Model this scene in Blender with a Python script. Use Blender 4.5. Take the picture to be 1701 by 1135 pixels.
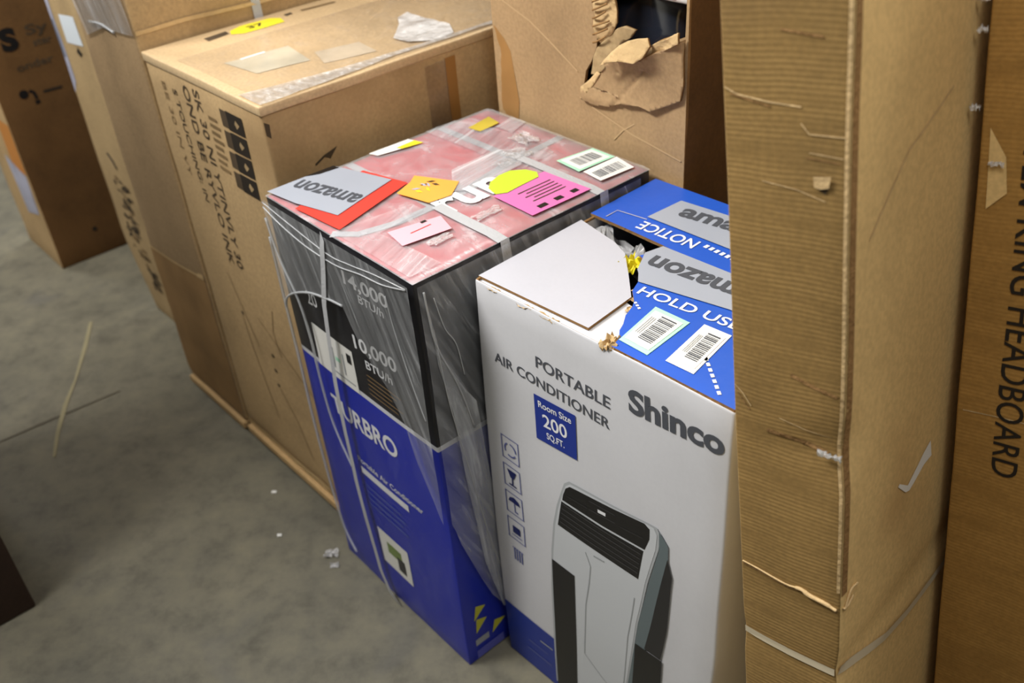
import bpy, bmesh, math, random
from mathutils import Vector, Matrix, noise
from mathutils.geometry import tessellate_polygon

for o in list(bpy.data.objects):
    bpy.data.objects.remove(o)
sc = bpy.context.scene
COL = sc.collection
R = random.Random(7)

# ------------------------------------------------------------------ camera
cam = bpy.data.cameras.new('camera')
cam.sensor_width = 36.0
cam.lens = 1621.7 * 36.0 / 1701.0
cam.clip_start = 0.05
cam.dof.use_dof = True
cam.dof.focus_distance = 1.30
cam.dof.aperture_fstop = 4.0
camo = bpy.data.objects.new('camera', cam)
COL.objects.link(camo)
Rv = Vector((0.99652, -0.04776, -0.06832))
Uv = Vector((0.08337, 0.57085, 0.81681))
Fv = Vector((0.0, 0.81960, -0.57294))
Rv.normalize(); Fv.normalize(); Uv = Rv.cross(Fv); Uv.normalize()
m = Matrix.Identity(4)
for i in range(3):
    m[i][0] = Rv[i]; m[i][1] = Uv[i]; m[i][2] = -Fv[i]
m.translation = Vector((0, 0, 1.54076))
camo.matrix_world = m
sc.camera = camo

# ------------------------------------------------------------------ light
sc.view_settings.view_transform = 'Standard'
sc.view_settings.look = 'None'
sc.view_settings.gamma = 1.0
sc.view_settings.use_curve_mapping = False
sc.view_settings.exposure = 0.24

YAW = -0.888
AV = Vector((math.cos(YAW), math.sin(YAW), 0))      # along the row of cartons
BV = Vector((-math.sin(YAW), math.cos(YAW), 0))     # away from the aisle


def row(s, t, z=0.0):
    return AV * s + BV * t + Vector((0, 0, z))


w = bpy.data.worlds.new('hall_light')
w.use_nodes = True
w.node_tree.nodes['Background'].inputs[0].default_value = (0.93, 0.97, 1.0, 1)
w.node_tree.nodes['Background'].inputs[1].default_value = 0.075
sc.world = w


def lamp(s, t, z, sx, sy, power, col=(1.0, 0.975, 0.93), rot=YAW):
    l = bpy.data.lights.new('overhead_lamp', 'AREA')
    l.shape = 'RECTANGLE'; l.size = sx; l.size_y = sy
    l.energy = power; l.color = col
    o = bpy.data.objects.new('overhead_lamp', l)
    o.location = row(s, t, z); o.rotation_euler = (0, 0, rot)
    COL.objects.link(o)


# fluorescent strips overhead; the low near ones are added for falloff toward the floor
for s, t, z, e in ((-0.10, 0.42, 2.35, 15), (-2.1, -0.45, 2.8, 118), (-5.2, -0.2, 3.6, 46), (-1.1, 2.6, 3.4, 34), (1.2, 1.9, 3.4, 30),
                   (-5.4, 4.8, 5.0, 130), (-8.6, 6.9, 5.0, 160), (-12.2, 8.5, 5.0, 260)):
    lamp(s, t, z, 1.3, 0.5, e)


# ------------------------------------------------------------------ materials


def lin(r, g, b, k=1.0):
    f = lambda v: (v / 255 / 12.92 if v / 255 <= 0.04045 else ((v / 255 + 0.055) / 1.055) ** 2.4) * k
    return (f(r), f(g), f(b), 1)


def newmat(name):
    mt = bpy.data.materials.new(name)
    mt.use_nodes = True
    nt = mt.node_tree
    return mt, nt, nt.nodes['Principled BSDF']


def N(nt, kind, **kw):
    n = nt.nodes.new(kind)
    for k, v in kw.items():
        if k.startswith('i_'):
            key = k[2:]
            n.inputs[int(key) if key.isdigit() else key].default_value = v
        else:
            setattr(n, k, v)
    return n


def ramp(nt, fac, stops):
    r = nt.nodes.new('ShaderNodeValToRGB')
    e = r.color_ramp.elements
    while len(e) < len(stops):
        e.new(0.5)
    for el, (p, c) in zip(e, stops):
        el.position = p; el.color = c
    nt.links.new(fac, r.inputs[0])
    return r


def mixc(nt, fac, a, b, mode='MIX'):
    n = nt.nodes.new('ShaderNodeMix'); n.data_type = 'RGBA'; n.blend_type = mode
    for i, v in ((0, fac), (6, a), (7, b)):
        if isinstance(v, (float, int, tuple)):
            n.inputs[i].default_value = v
        else:
            nt.links.new(v, n.inputs[i])
    return n.outputs[2]


def plain(name, col, rough=0.5, spec=0.35, bump=0.0, bscale=60.0, coat=0.0, var=0.0):
    mt, nt, p = newmat(name)
    p.inputs['Base Color'].default_value = col
    p.inputs['Roughness'].default_value = rough
    p.inputs['Specular IOR Level'].default_value = spec
    if coat:
        p.inputs['Coat Weight'].default_value = coat
        p.inputs['Coat Roughness'].default_value = 0.12
    tc = N(nt, 'ShaderNodeTexCoord')
    if var:
        n = N(nt, 'ShaderNodeTexNoise', i_Scale=9.0, i_Detail=6.0)
        nt.links.new(tc.outputs['Object'], n.inputs['Vector'])
        d = tuple(v * (1 - var) for v in col[:3]) + (1,)
        l = tuple(min(1, v * (1 + var)) for v in col[:3]) + (1,)
        r = ramp(nt, n.outputs[0], [(0.3, d), (0.7, l)])
        nt.links.new(r.outputs[0], p.inputs['Base Color'])
    if bump:
        n2 = N(nt, 'ShaderNodeTexNoise', i_Scale=bscale, i_Detail=4.0)
        nt.links.new(tc.outputs['Object'], n2.inputs['Vector'])
        b = N(nt, 'ShaderNodeBump', i_Strength=bump, i_Distance=0.004)
        nt.links.new(n2.outputs[0], b.inputs['Height'])
        nt.links.new(b.outputs[0], p.inputs['Normal'])
    return mt


def card(name, col, dirt=0.25, flute=None, flute_amt=0.5, rough=0.75, stain=None, coat=0.0, spec=0.25, speck=1.0):
    """corrugated board: fibre speckle, cloudy soiling, optional flute lines across the given axis"""
    mt, nt, p = newmat(name)
    tc = N(nt, 'ShaderNodeTexCoord'); ob = tc.outputs['Object']
    n1 = N(nt, 'ShaderNodeTexNoise', i_Scale=4.5, i_Detail=7.0, i_Roughness=0.6)
    n2 = N(nt, 'ShaderNodeTexNoise', i_Scale=160.0, i_Detail=3.0)
    nt.links.new(ob, n1.inputs['Vector']); nt.links.new(ob, n2.inputs['Vector'])
    dk = tuple(v * (1 - dirt) for v in col[:3]) + (1,)
    lt = tuple(min(1, v * (1 + dirt * 0.45)) for v in col[:3]) + (1,)
    r1 = ramp(nt, n1.outputs[0], [(0.32, dk), (0.5, col), (0.72, lt)])
    r2 = ramp(nt, n2.outputs[0], [(0.35, (1 - 0.10 * speck,) * 3 + (1,)), (0.65, (1 + 0.06 * speck,) * 3 + (1,))])
    c = mixc(nt, 1.0, r1.outputs[0], r2.outputs[0], 'MULTIPLY')
    if stain:
        n3 = N(nt, 'ShaderNodeTexNoise', i_Scale=2.6, i_Detail=3.0)
        mp = N(nt, 'ShaderNodeMapping', i_Location=(3.1, 1.7, 0.4))
        nt.links.new(ob, mp.inputs[0]); nt.links.new(mp.outputs[0], n3.inputs['Vector'])
        r3 = ramp(nt, n3.outputs[0], [(0.55, (0, 0, 0, 1)), (0.68, (0.6, 0.6, 0.6, 1))])
        c = mixc(nt, r3.outputs[0], c, stain)
    hgt = n2.outputs[0]
    b = N(nt, 'ShaderNodeBump', i_Strength=0.16 * speck, i_Distance=0.0006)
    nt.links.new(hgt, b.inputs['Height'])
    last = b
    if flute:
        sep = N(nt, 'ShaderNodeSeparateXYZ'); nt.links.new(ob, sep.inputs[0])
        wob = N(nt, 'ShaderNodeTexNoise', i_Scale=5.0, i_Detail=2.0)
        nt.links.new(ob, wob.inputs['Vector'])
        ma = N(nt, 'ShaderNodeMath', operation='MULTIPLY_ADD', i_1=0.018)
        nt.links.new(wob.outputs[0], ma.inputs[0]); nt.links.new(sep.outputs[flute], ma.inputs[2])
        s1 = N(nt, 'ShaderNodeMath', operation='MULTIPLY', i_1=2 * math.pi / 0.0052)
        nt.links.new(ma.outputs[0], s1.inputs[0])
        s2 = N(nt, 'ShaderNodeMath', operation='SINE'); nt.links.new(s1.outputs[0], s2.inputs[0])
        # patches where the flutes show more
        mp = N(nt, 'ShaderNodeMapping')
        mp.inputs['Scale'].default_value = (9, 9, 45) if flute == 'Z' else (45, 45, 9)
        nt.links.new(ob, mp.inputs[0])
        n4 = N(nt, 'ShaderNodeTexNoise', i_Scale=1.0, i_Detail=4.0)
        nt.links.new(mp.outputs[0], n4.inputs['Vector'])
        r4 = ramp(nt, n4.outputs[0], [(0.35, (0.05, 0.05, 0.05, 1)), (0.75, (1, 1, 1, 1))])
        mu = N(nt, 'ShaderNodeMath', operation='MULTIPLY')
        nt.links.new(s2.outputs[0], mu.inputs[0]); nt.links.new(r4.outputs[0], mu.inputs[1])
        b2 = N(nt, 'ShaderNodeBump', i_Strength=flute_amt, i_Distance=0.0022)
        nt.links.new(mu.outputs[0], b2.inputs['Height']); nt.links.new(b.outputs[0], b2.inputs['Normal'])
        last = b2
        # scuffed streaks follow the flutes
        r5 = ramp(nt, n4.outputs[0], [(0.3, (0.86, 0.85, 0.83, 1)), (0.55, (1, 1, 1, 1)), (0.8, (1.08, 1.09, 1.11, 1))])
        c = mixc(nt, 1.0, c, r5.outputs[0], 'MULTIPLY')
    nt.links.new(c, p.inputs['Base Color'])
    nt.links.new(last.outputs[0], p.inputs['Normal'])
    p.inputs['Roughness'].default_value = rough
    p.inputs['Specular IOR Level'].default_value = spec
    if coat:
        p.inputs['Coat Weight'].default_value = coat
        p.inputs['Coat Roughness'].default_value = 0.2
    return mt


def film(name, haze, streak, vec=(1, 1, 1), rough=0.14, gloss=1.0, tint=(0.86, 0.89, 0.93, 1), bump=0.6, rot=0.0):
    """clear stretch film: see-through, glossy, whiter where it is folded"""
    mt = bpy.data.materials.new(name); mt.use_nodes = True
    nt = mt.node_tree; nt.nodes.clear()
    out = N(nt, 'ShaderNodeOutputMaterial')
    tr = N(nt, 'ShaderNodeBsdfTransparent')
    df = N(nt, 'ShaderNodeBsdfDiffuse'); df.inputs[0].default_value = tint
    gl = N(nt, 'ShaderNodeBsdfGlossy'); gl.inputs['Roughness'].default_value = rough
    tc = N(nt, 'ShaderNodeTexCoord')
    mp = N(nt, 'ShaderNodeMapping')
    mp.vector_type = 'TEXTURE'
    mp.inputs['Scale'].default_value = tuple(1 / v for v in vec)
    mp.inputs['Rotation'].default_value = (0, 0, rot)
    nt.links.new(tc.outputs['UV'], mp.inputs[0])
    n = N(nt, 'ShaderNodeTexNoise', i_Scale=1.0, i_Detail=6.0, i_Roughness=0.62, i_Distortion=0.6)
    nt.links.new(mp.outputs[0], n.inputs['Vector'])
    h = ramp(nt, n.outputs[0], [(0.38, (haze,) * 3 + (1,)), (0.56, (haze + streak * 0.25,) * 3 + (1,)), (0.72, (haze + streak,) * 3 + (1,))])
    bp = N(nt, 'ShaderNodeBump', i_Strength=bump, i_Distance=0.006)
    nt.links.new(n.outputs[0], bp.inputs['Height'])
    nt.links.new(bp.outputs[0], gl.inputs['Normal'])
    m1 = N(nt, 'ShaderNodeMixShader'); nt.links.new(h.outputs[0], m1.inputs[0])
    nt.links.new(tr.outputs[0], m1.inputs[1]); nt.links.new(df.outputs[0], m1.inputs[2])
    lw = N(nt, 'ShaderNodeFresnel', i_IOR=1.45); nt.links.new(bp.outputs[0], lw.inputs['Normal'])
    g2 = N(nt, 'ShaderNodeMath', operation='MULTIPLY', i_1=gloss); nt.links.new(lw.outputs[0], g2.inputs[0])
    m2 = N(nt, 'ShaderNodeMixShader'); nt.links.new(g2.outputs[0], m2.inputs[0])
    nt.links.new(m1.outputs[0], m2.inputs[1]); nt.links.new(gl.outputs[0], m2.inputs[2])
    nt.links.new(m2.outputs[0], out.inputs['Surface'])
    return mt


M = {}
M['kraft'] = card('kraft_board', lin(181, 153, 112), 0.2, stain=lin(144, 116, 80))
M['kraft_top'] = card('kraft_board_taped', lin(196, 170, 132), 0.14, rough=0.5, coat=0.25)
M['kraft_dull'] = card('kraft_board_dull', lin(166, 142, 104), 0.25, stain=lin(126, 106, 80))
M['kraft_greyed'] = card('kraft_board_greyed', lin(154, 129, 96), 0.25, stain=lin(118, 102, 86))
M['kraft_torn'] = card('kraft_board_torn', lin(164, 136, 100), 0.18)
M['kraft_darkened'] = card('kraft_board_darkened', lin(100, 71, 39), 0.25)  # kraft darkened to carry the shadow on the far-left carton
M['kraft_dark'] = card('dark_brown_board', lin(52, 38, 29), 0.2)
M['flute_face'] = card('fluted_kraft', lin(140, 112, 66), 0.25, flute='Z', flute_amt=0.11, stain=lin(112, 88, 56))
M['flute_face2'] = card('fluted_kraft_brown', lin(166, 126, 66), 0.22, flute='Z', flute_amt=0.08)
M['smooth_face'] = card('smooth_kraft', lin(216, 184, 126), 0.12, stain=lin(170, 130, 82))
M['core'] = plain('torn_board_core', lin(196, 168, 124), 0.9, 0.1, 0.5, 120, var=0.2)
M['core_dark'] = plain('raw_board_edge', lin(140, 108, 70), 0.9, 0.1, 0.6, 160, var=0.2)
M['brown_tape'] = plain('brown_tape', lin(150, 108, 58), 0.35, 0.4, var=0.1)
M['clear_tape'] = film('clear_tape', 0.02, 0.06, (30, 30, 1), 0.2, 0.8, bump=0.2)
M['ink'] = plain('black_ink', lin(42, 36, 30), 0.7, 0.2)
M['ink_soft'] = plain('worn_black_ink', lin(74, 62, 48), 0.8, 0.15, var=0.35)
M['ink_pale'] = plain('faded_ink', lin(122, 100, 70), 0.8, 0.15, var=0.25)
M['ink_grey'] = plain('grey_ink', lin(74, 77, 84), 0.6, 0.3)
M['white_board'] = card('white_coated_board', lin(204, 205, 210), 0.06, rough=0.45, spec=0.4, speck=0.12)
M['white_inner'] = card('white_flap_board', lin(184, 185, 194), 0.04, rough=0.5, spec=0.4, speck=0.12)
M['blue_board'] = plain('blue_coated_print', lin(38, 88, 192), 0.38, 0.45, 0.15, 40, var=0.05)
M['blue_band'] = plain('dark_blue_print', lin(30, 52, 140), 0.4, 0.4)
M['white_print'] = plain('white_print', lin(226, 228, 232), 0.5, 0.35)
M['white_label'] = plain('white_label_paper', lin(232, 232, 228), 0.55, 0.3)
M['green_edge'] = plain('pale_green_print', lin(172, 226, 196), 0.55, 0.3)
M['silver_tape'] = plain('grey_paper_tape', lin(158, 164, 176), 0.4, 0.5, var=0.03)
M['red_label'] = plain('red_label', lin(206, 66, 56), 0.4, 0.4)
M['orange_label'] = plain('orange_label', lin(236, 168, 72), 0.5, 0.3, var=0.06)
M['pink_label'] = plain('pale_pink_label', lin(232, 176, 188), 0.5, 0.3)
M['magenta_label'] = plain('pink_paper', lin(216, 118, 178), 0.6, 0.25)
M['neon'] = plain('fluorescent_yellow_label', lin(192, 232, 58), 0.55, 0.25)
M['yellow'] = plain('yellow_label', lin(226, 214, 50), 0.5, 0.3)
M['yellow_print'] = plain('yellow_print', lin(206, 204, 60), 0.5, 0.3)
M['black_print'] = plain('black_print', lin(22, 22, 24), 0.35, 0.4)
M['black_print2'] = plain('charcoal_print', lin(38, 38, 40), 0.4, 0.4)
M['grille'] = plain('grille_print', lin(58, 58, 60), 0.4, 0.4)
M['ac_white'] = plain('pale_grey_print', lin(196, 200, 205), 0.45, 0.4)
M['ac_rim'] = plain('mid_grey_print', lin(168, 172, 176), 0.45, 0.4)
M['ac_line'] = plain('line_grey_print', lin(150, 154, 158), 0.45, 0.4)
M['ac_side'] = plain('blue_grey_print', lin(98, 110, 114), 0.45, 0.4)
M['pp_strap'] = plain('white_plastic_strap', lin(180, 182, 186), 0.4, 0.4, 0.3, 200)
M['strap_grey'] = plain('grey_plastic_strap', lin(196, 184, 158), 0.35, 0.5)
M['strand'] = film('rolled_white_film', 0.30, 0.25, (60, 60, 1), 0.25, 0.8)
M['film'] = film('clear_stretch_film', 0.0, 0.03, (30, 7, 1), 0.12, 0.16)
M['film_top'] = film('folded_stretch_film', 0.20, 0.42, (13, 20, 1), 0.2, 1.0, tint=(0.80, 0.80, 0.84, 1), bump=0.35)
M['film_haze'] = film('layered_stretch_film', 0.08, 0.30, (60, 5, 1), 0.22, 0.5, rot=0.40)
M['film_haze2'] = film('dense_stretch_film', 0.22, 0.36, (60, 5, 1), 0.22, 0.8, rot=0.12)
M['film_bit'] = film('crumpled_clear_film', 0.22, 0.6, (40, 40, 1), 0.12, 1.6, tint=(0.95, 0.95, 0.97, 1), bump=0.3)
M['red_print'] = plain('dull_red_print', lin(196, 62, 72), 0.45, 0.35, var=0.10)
M['wood'] = card('pale_wood', lin(190, 158, 112), 0.2)
M['black_rubber'] = plain('black_rubber', lin(22, 22, 20), 0.7, 0.2)
M['glossy_black'] = plain('glossy_black_plastic', lin(30, 34, 44), 0.16, 0.7, 0.15, 10, coat=0.8)
M['fold'] = plain('paler_fold_line', lin(180, 152, 114), 0.8, 0.15)
M['scrap'] = plain('white_scrap', lin(236, 236, 232), 0.5, 0.4)
M['orange_print'] = plain('orange_print', lin(190, 126, 60), 0.6, 0.3)
M['lilac'] = plain('lilac_label', lin(168, 170, 190), 0.5, 0.3, var=0.2)


def stripe_mat():
    """black above, blue below, a white line between: the print of the left air-conditioner carton"""
    mt, nt, p = newmat('black_and_blue_print')
    tc = N(nt, 'ShaderNodeTexCoord'); sep = N(nt, 'ShaderNodeSeparateXYZ')
    nt.links.new(tc.outputs['Object'], sep.inputs[0])
    mr = N(nt, 'ShaderNodeMapRange'); mr.inputs[1].default_value = 0; mr.inputs[2].default_value = 0.84
    nt.links.new(sep.outputs['Z'], mr.inputs[0])
    r = ramp(nt, mr.outputs[0], [(0.0, lin(26, 44, 172)), (0.529 / 0.84, lin(212, 214, 220)), (0.5395 / 0.84, lin(27, 27, 31))])
    r.color_ramp.interpolation = 'CONSTANT'
    nt.links.new(r.outputs[0], p.inputs['Base Color'])
    p.inputs['Roughness'].default_value = 0.36
    p.inputs['Specular IOR Level'].default_value = 0.45
    n2 = N(nt, 'ShaderNodeTexNoise', i_Scale=30.0, i_Detail=3.0)
    nt.links.new(tc.outputs['Object'], n2.inputs['Vector'])
    b = N(nt, 'ShaderNodeBump', i_Strength=0.12, i_Distance=0.004)
    nt.links.new(n2.outputs[0], b.inputs['Height']); nt.links.new(b.outputs[0], p.inputs['Normal'])
    return mt


M['stripe'] = stripe_mat()


def floor_mat():
    mt, nt, p = newmat('worn_concrete')
    tc = N(nt, 'ShaderNodeTexCoord'); ob = tc.outputs['Object']
    a = N(nt, 'ShaderNodeTexNoise', i_Scale=1.3, i_Detail=6.0, i_Roughness=0.65)
    b = N(nt, 'ShaderNodeTexNoise', i_Scale=14.0, i_Detail=8.0, i_Roughness=0.7)
    c = N(nt, 'ShaderNodeTexNoise', i_Scale=3.2, i_Detail=3.0, i_Distortion=1.2)
    for n in (a, b, c):
        nt.links.new(ob, n.inputs['Vector'])
    r1 = ramp(nt, a.outputs[0], [(0.33, lin(94, 92, 83)), (0.52, lin(114, 110, 95)), (0.7, lin(126, 121, 105))])
    r2 = ramp(nt, b.outputs[0], [(0.3, (0.66, 0.66, 0.67, 1)), (0.5, (1, 1, 1, 1)), (0.70, (1.22, 1.21, 1.14, 1))])
    x = mixc(nt, 1.0, r1.outputs[0], r2.outputs[0], 'MULTIPLY')
    r3 = ramp(nt, c.outputs[0], [(0.6, (0, 0, 0, 1)), (0.75, (0.45, 0.45, 0.45, 1))])
    x = mixc(nt, r3.outputs[0], x, lin(92, 92, 92))
    nt.links.new(x, p.inputs['Base Color'])
    p.inputs['Roughness'].default_value = 0.6
    p.inputs['Specular IOR Level'].default_value = 0.3
    bp = N(nt, 'ShaderNodeBump', i_Strength=0.25, i_Distance=0.003)
    nt.links.new(b.outputs[0], bp.inputs['Height']); nt.links.new(bp.outputs[0], p.inputs['Normal'])
    return mt


M['floor'] = floor_mat()

# ------------------------------------------------------------------ mesh helpers


def tag(o, label=None, cat=None, group=None, kind=None):
    for k, v in (('label', label), ('category', cat), ('group', group), ('kind', kind)):
        if v:
            o[k] = v
    return o


def link(name, me, parent=None, mats=(), label=None):
    o = bpy.data.objects.new(name, me)
    COL.objects.link(o)
    if parent:
        o.parent = parent
    for mt in mats:
        me.materials.append(mt)
    if label:
        o['label'] = label
    return o


def raw_mesh(name, vs, fs, mi=None, smooth=False, uv=None):
    me = bpy.data.meshes.new(name)
    me.from_pydata([tuple(v) for v in vs], [], fs)
    if mi:
        me.polygons.foreach_set('material_index', mi)
    if smooth:
        me.polygons.foreach_set('use_smooth', [True] * len(me.polygons))
    if uv:
        l = me.uv_layers.new(name='UVMap')
        for lp in me.loops:
            l.data[lp.index].uv = uv[lp.vertex_index]
    me.update()
    return me


def poly_grid(pts, step):
    """a flat polygon cut along a grid so it can follow a bulging face"""
    bm = bmesh.new()
    tris = tessellate_polygon([[Vector((p[0], p[1], 0)) for p in pts]])
    vv = [bm.verts.new((p[0], p[1], 0)) for p in pts]
    for t in tris:
        try:
            bm.faces.new([vv[i] for i in t])
        except ValueError:
            pass
    for ax in (0, 1):
        lo = min(p[ax] for p in pts); hi = max(p[ax] for p in pts)
        k = math.floor(lo / step) + 1
        while k * step < hi - 1e-6:
            co = [0, 0, 0]; co[ax] = k * step; no = [0, 0, 0]; no[ax] = 1
            bmesh.ops.bisect_plane(bm, geom=bm.verts[:] + bm.edges[:] + bm.faces[:], dist=1e-7, plane_co=co, plane_no=no)
            k += 1
    bm.normal_update()
    for f in bm.faces:
        if f.normal.z < 0:
            f.normal_flip()
    bm.verts.index_update()
    vs = [(v.co.x, v.co.y) for v in bm.verts]
    fs = [[v.index for v in f.verts] for f in bm.faces]
    bm.free()
    return vs, fs


_txt = {}


def text_mesh(s, bold=0.0):
    key = (s, bold)
    if key not in _txt:
        cu = bpy.data.curves.new('t', 'FONT')
        cu.body = s; cu.size = 1.0; cu.offset = bold; cu.resolution_u = 4
        ob = bpy.data.objects.new('t', cu); COL.objects.link(ob)
        bpy.context.view_layer.update()
        me = bpy.data.meshes.new_from_object(ob.evaluated_get(bpy.context.evaluated_depsgraph_get()))
        vs = [(v.co.x, v.co.y) for v in me.vertices]
        fs = [list(p.vertices) for p in me.polygons]
        bpy.data.objects.remove(ob); bpy.data.curves.remove(cu); bpy.data.meshes.remove(me)
        _txt[key] = (vs, fs)
    return _txt[key]


def ticks(n, step, r):
    """grid lines with extra ones in the rounded edge"""
    out = [0, r * 0.35, r]
    k = max(1, int(round((n - 2 * r) / step)))
    out += [r + (n - 2 * r) * i / k for i in range(1, k)]
    out += [n - r, n - r * 0.35, n]
    return out


class Carton:
    """a rectangular carton whose faces bulge and ripple a little; prints and labels follow the same surface.
    front: u=x v=z (towards the aisle); right: u=y v=z; top: u=x v=y"""

    def __init__(s, name, label, cat, size, loc=None, yaw=YAW, mat4=None, amp=0.0012, bulge=(0.002, 0.002, 0.001), seed=0, rad=0.004, dent=None, z0=0.0, group=None):
        s.w, s.d, s.h = size
        s.z0 = z0
        s.amp, s.b, s.seed, s.r, s.dent = amp, bulge, Vector((seed * 3.7, seed * 1.3, seed * 2.1)), rad, dent
        s.root = bpy.data.objects.new(name, None)
        s.root.empty_display_size = 0.1
        COL.objects.link(s.root)
        if mat4 is not None:
            s.root.matrix_world = mat4
        else:
            s.root.location = loc; s.root.rotation_euler = (0, 0, yaw)
        tag(s.root, label, cat, group)

    def surf(s, p):
        x, y, z = p
        q = Vector((min(max(x, s.r), s.w - s.r), min(max(y, s.r), s.d - s.r), min(max(z, s.z0 + s.r), s.h - s.r)))
        e = Vector(p) - q
        L = e.length
        nrm = e / L if L > 1e-9 else Vector((0, 0, 1))
        m_ = max(abs(e.x), abs(e.y), abs(e.z))
        out = q + nrm * m_ if L > 1e-9 else q
        fx, fy, fz = x / s.w, y / s.d, (z - s.z0) / (s.h - s.z0)
        sx, sy, sz = (math.sin(math.pi * min(1, max(0, f))) for f in (fx, fy, fz))
        out = out + Vector((s.b[0] * sy * sz * (2 * fx - 1), s.b[1] * sx * sz * (2 * fy - 1), s.b[2] * sx * sy * (2 * fz - 1)))
        out = out + noise.noise_vector(Vector(p) * 7 + s.seed) * s.amp
        if s.dent:
            out = out + s.dent(Vector(p))
        return out, nrm

    def pt(s, face, u, v, off=0.0):
        p = {'front': (u, 0, v), 'right': (s.w, u, v), 'top': (u, v, s.h), 'left': (0, s.d - u, v), 'back': (s.w - u, s.d, v), 'bottom': (u, s.d - v, s.z0)}[face]
        q, n = s.surf(p)
        return q + n * off

    def body(s, name, mats, faces='front right top left back bottom', step=0.035, solid=0.0, rim=0):
        """mats: dict face -> material (or 'all')"""
        vs, fs, mi, key = [], [], [], {}
        ml = []
        for f in faces.split():
            mt = mats.get(f, mats['all'])
            if mt not in ml:
                ml.append(mt)
            k = ml.index(mt)
            if f in ('front', 'back'):
                U, V = ticks(s.w, step, s.r), [s.z0 + t for t in ticks(s.h - s.z0, step, s.r)]
            elif f in ('right', 'left'):
                U, V = ticks(s.d, step, s.r), [s.z0 + t for t in ticks(s.h - s.z0, step, s.r)]
            else:
                U, V = ticks(s.w, step, s.r), ticks(s.d, step, s.r)
            ids = []
            for v in V:
                rowi = []
                for u in U:
                    q = s.pt(f, u, v)
                    kk = (round(q.x, 5), round(q.y, 5), round(q.z, 5))
                    if kk not in key:
                        key[kk] = len(vs); vs.append(q)
                    rowi.append(key[kk])
                ids.append(rowi)
            for j in range(len(V) - 1):
                for i in range(len(U) - 1):
                    a = [ids[j][i], ids[j][i + 1], ids[j + 1][i + 1], ids[j + 1][i]]
                    if len(set(a)) < 3:
                        continue
                    a = list(dict.fromkeys(a))
                    fs.append(a)
                    edge = f == 'top' and (i < 2 or j < 2 or i > len(U) - 4 or j > len(V) - 4)
                    mi.append(ml.index(mats['all']) if edge and mats['all'] in ml else k)
        o = link(name, raw_mesh(name, vs, fs, mi, True), s.root, ml)
        if solid:
            md = o.modifiers.new('thickness', 'SOLIDIFY'); md.thickness = solid; md.offset = -1
            if rim:
                o.data.materials.append(rim)
                md.material_offset_rim = len(ml)
        return o

    def sheet(s, name, layers, parent=None, label=None, step=0.03, smooth=True, ripple=0.0):
        """layers: (face, polygon, material, offset). one mesh"""
        vs, fs, mi, ml, uv = [], [], [], [], []
        for face, pts, mt, off in layers:
            if mt not in ml:
                ml.append(mt)
            v2, f2 = poly_grid(pts, step)
            base = len(vs)
            for (u, v) in v2:
                o_ = off
                if ripple:
                    o_ += abs(noise.noise(Vector((u * 30, v * 14, off * 999)) + s.seed)) * ripple
                vs.append(s.pt(face, u, v, o_)); uv.append((u, v))
            for f in f2:
                fs.append([base + i for i in f]); mi.append(ml.index(mt))
        return link(name, raw_mesh(name, vs, fs, mi, smooth, uv), parent or s.root, ml, label)

    def text(s, name, face, string, p0, p1, h, mat, bold=0.0, off=0.0008, parent=None, up=None):
        """string from p0 to p1 (left and right end of the baseline), cap height h"""
        return s.texts(name, face, [(string, p0, p1, h)], mat, bold, off, parent, up)

    def texts(s, name, face, items, mat, bold=0.0, off=0.0008, parent=None, up=None):
        vs, fs = [], []
        for string, p0, p1, h in items:
            v2, f2 = text_mesh(string, bold)
            x0 = min(v[0] for v in v2); x1 = max(v[0] for v in v2)
            y0 = 0; y1 = max(v[1] for v in v2)
            du = (p1[0] - p0[0], p1[1] - p0[1]); L = math.hypot(*du)
            n = up or (-du[1] / L, du[0] / L)
            base = len(vs)
            for (x, y) in v2:
                a = (x - x0) / (x1 - x0); b = (y - y0) / (y1 - y0) * h
                vs.append(s.pt(face, p0[0] + du[0] * a + n[0] * b, p0[1] + du[1] * a + n[1] * b, off))
            for f in f2:
                fs.append([base + i for i in f])
        return link(name, raw_mesh(name, vs, fs), parent or s.root, [mat])

    def cord(s, name, face, pts, r, mat, off=0.004, parent=None):
        P = [s.pt(face, u, v, off) for u, v in pts] if isinstance(face, str) else [s.pt(f, u, v, off) for f, (u, v) in zip(face, pts)]
        return tube(name, P, r, mat, parent or s.root)


def catmull(P, k=6):
    out = []
    for i in range(len(P) - 1):
        a = P[max(i - 1, 0)]; b = P[i]; c = P[i + 1]; d = P[min(i + 2, len(P) - 1)]
        for j in range(k):
            t = j / k
            out.append(0.5 * ((2 * b) + (c - a) * t + (2 * a - 5 * b + 4 * c - d) * t * t + (3 * b - a - 3 * c + d) * t ** 3))
    out.append(P[-1])
    return out


def tube_geo(P, r, k=6, n=6, flat=1.0):
    P = catmull([Vector(p) for p in P], k)
    vs, fs = [], []
    up = Vector((0.31, 0.17, 0.93))
    for i, p in enumerate(P):
        t = (P[min(i + 1, len(P) - 1)] - P[max(i - 1, 0)]).normalized()
        a = t.cross(up).normalized(); b = t.cross(a)
        rr = r[min(int(i / len(P) * len(r)), len(r) - 1)] if isinstance(r, (list, tuple)) else r
        for j in range(n):
            th = 2 * math.pi * j / n
            vs.append(p + a * math.cos(th) * rr + b * math.sin(th) * rr * flat)
    for i in range(len(P) - 1):
        for j in range(n):
            fs.append([i * n + j, i * n + (j + 1) % n, (i + 1) * n + (j + 1) % n, (i + 1) * n + j])
    fs.append(list(range(n))[::-1]); fs.append([(len(P) - 1) * n + j for j in range(n)])
    return vs, fs


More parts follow.
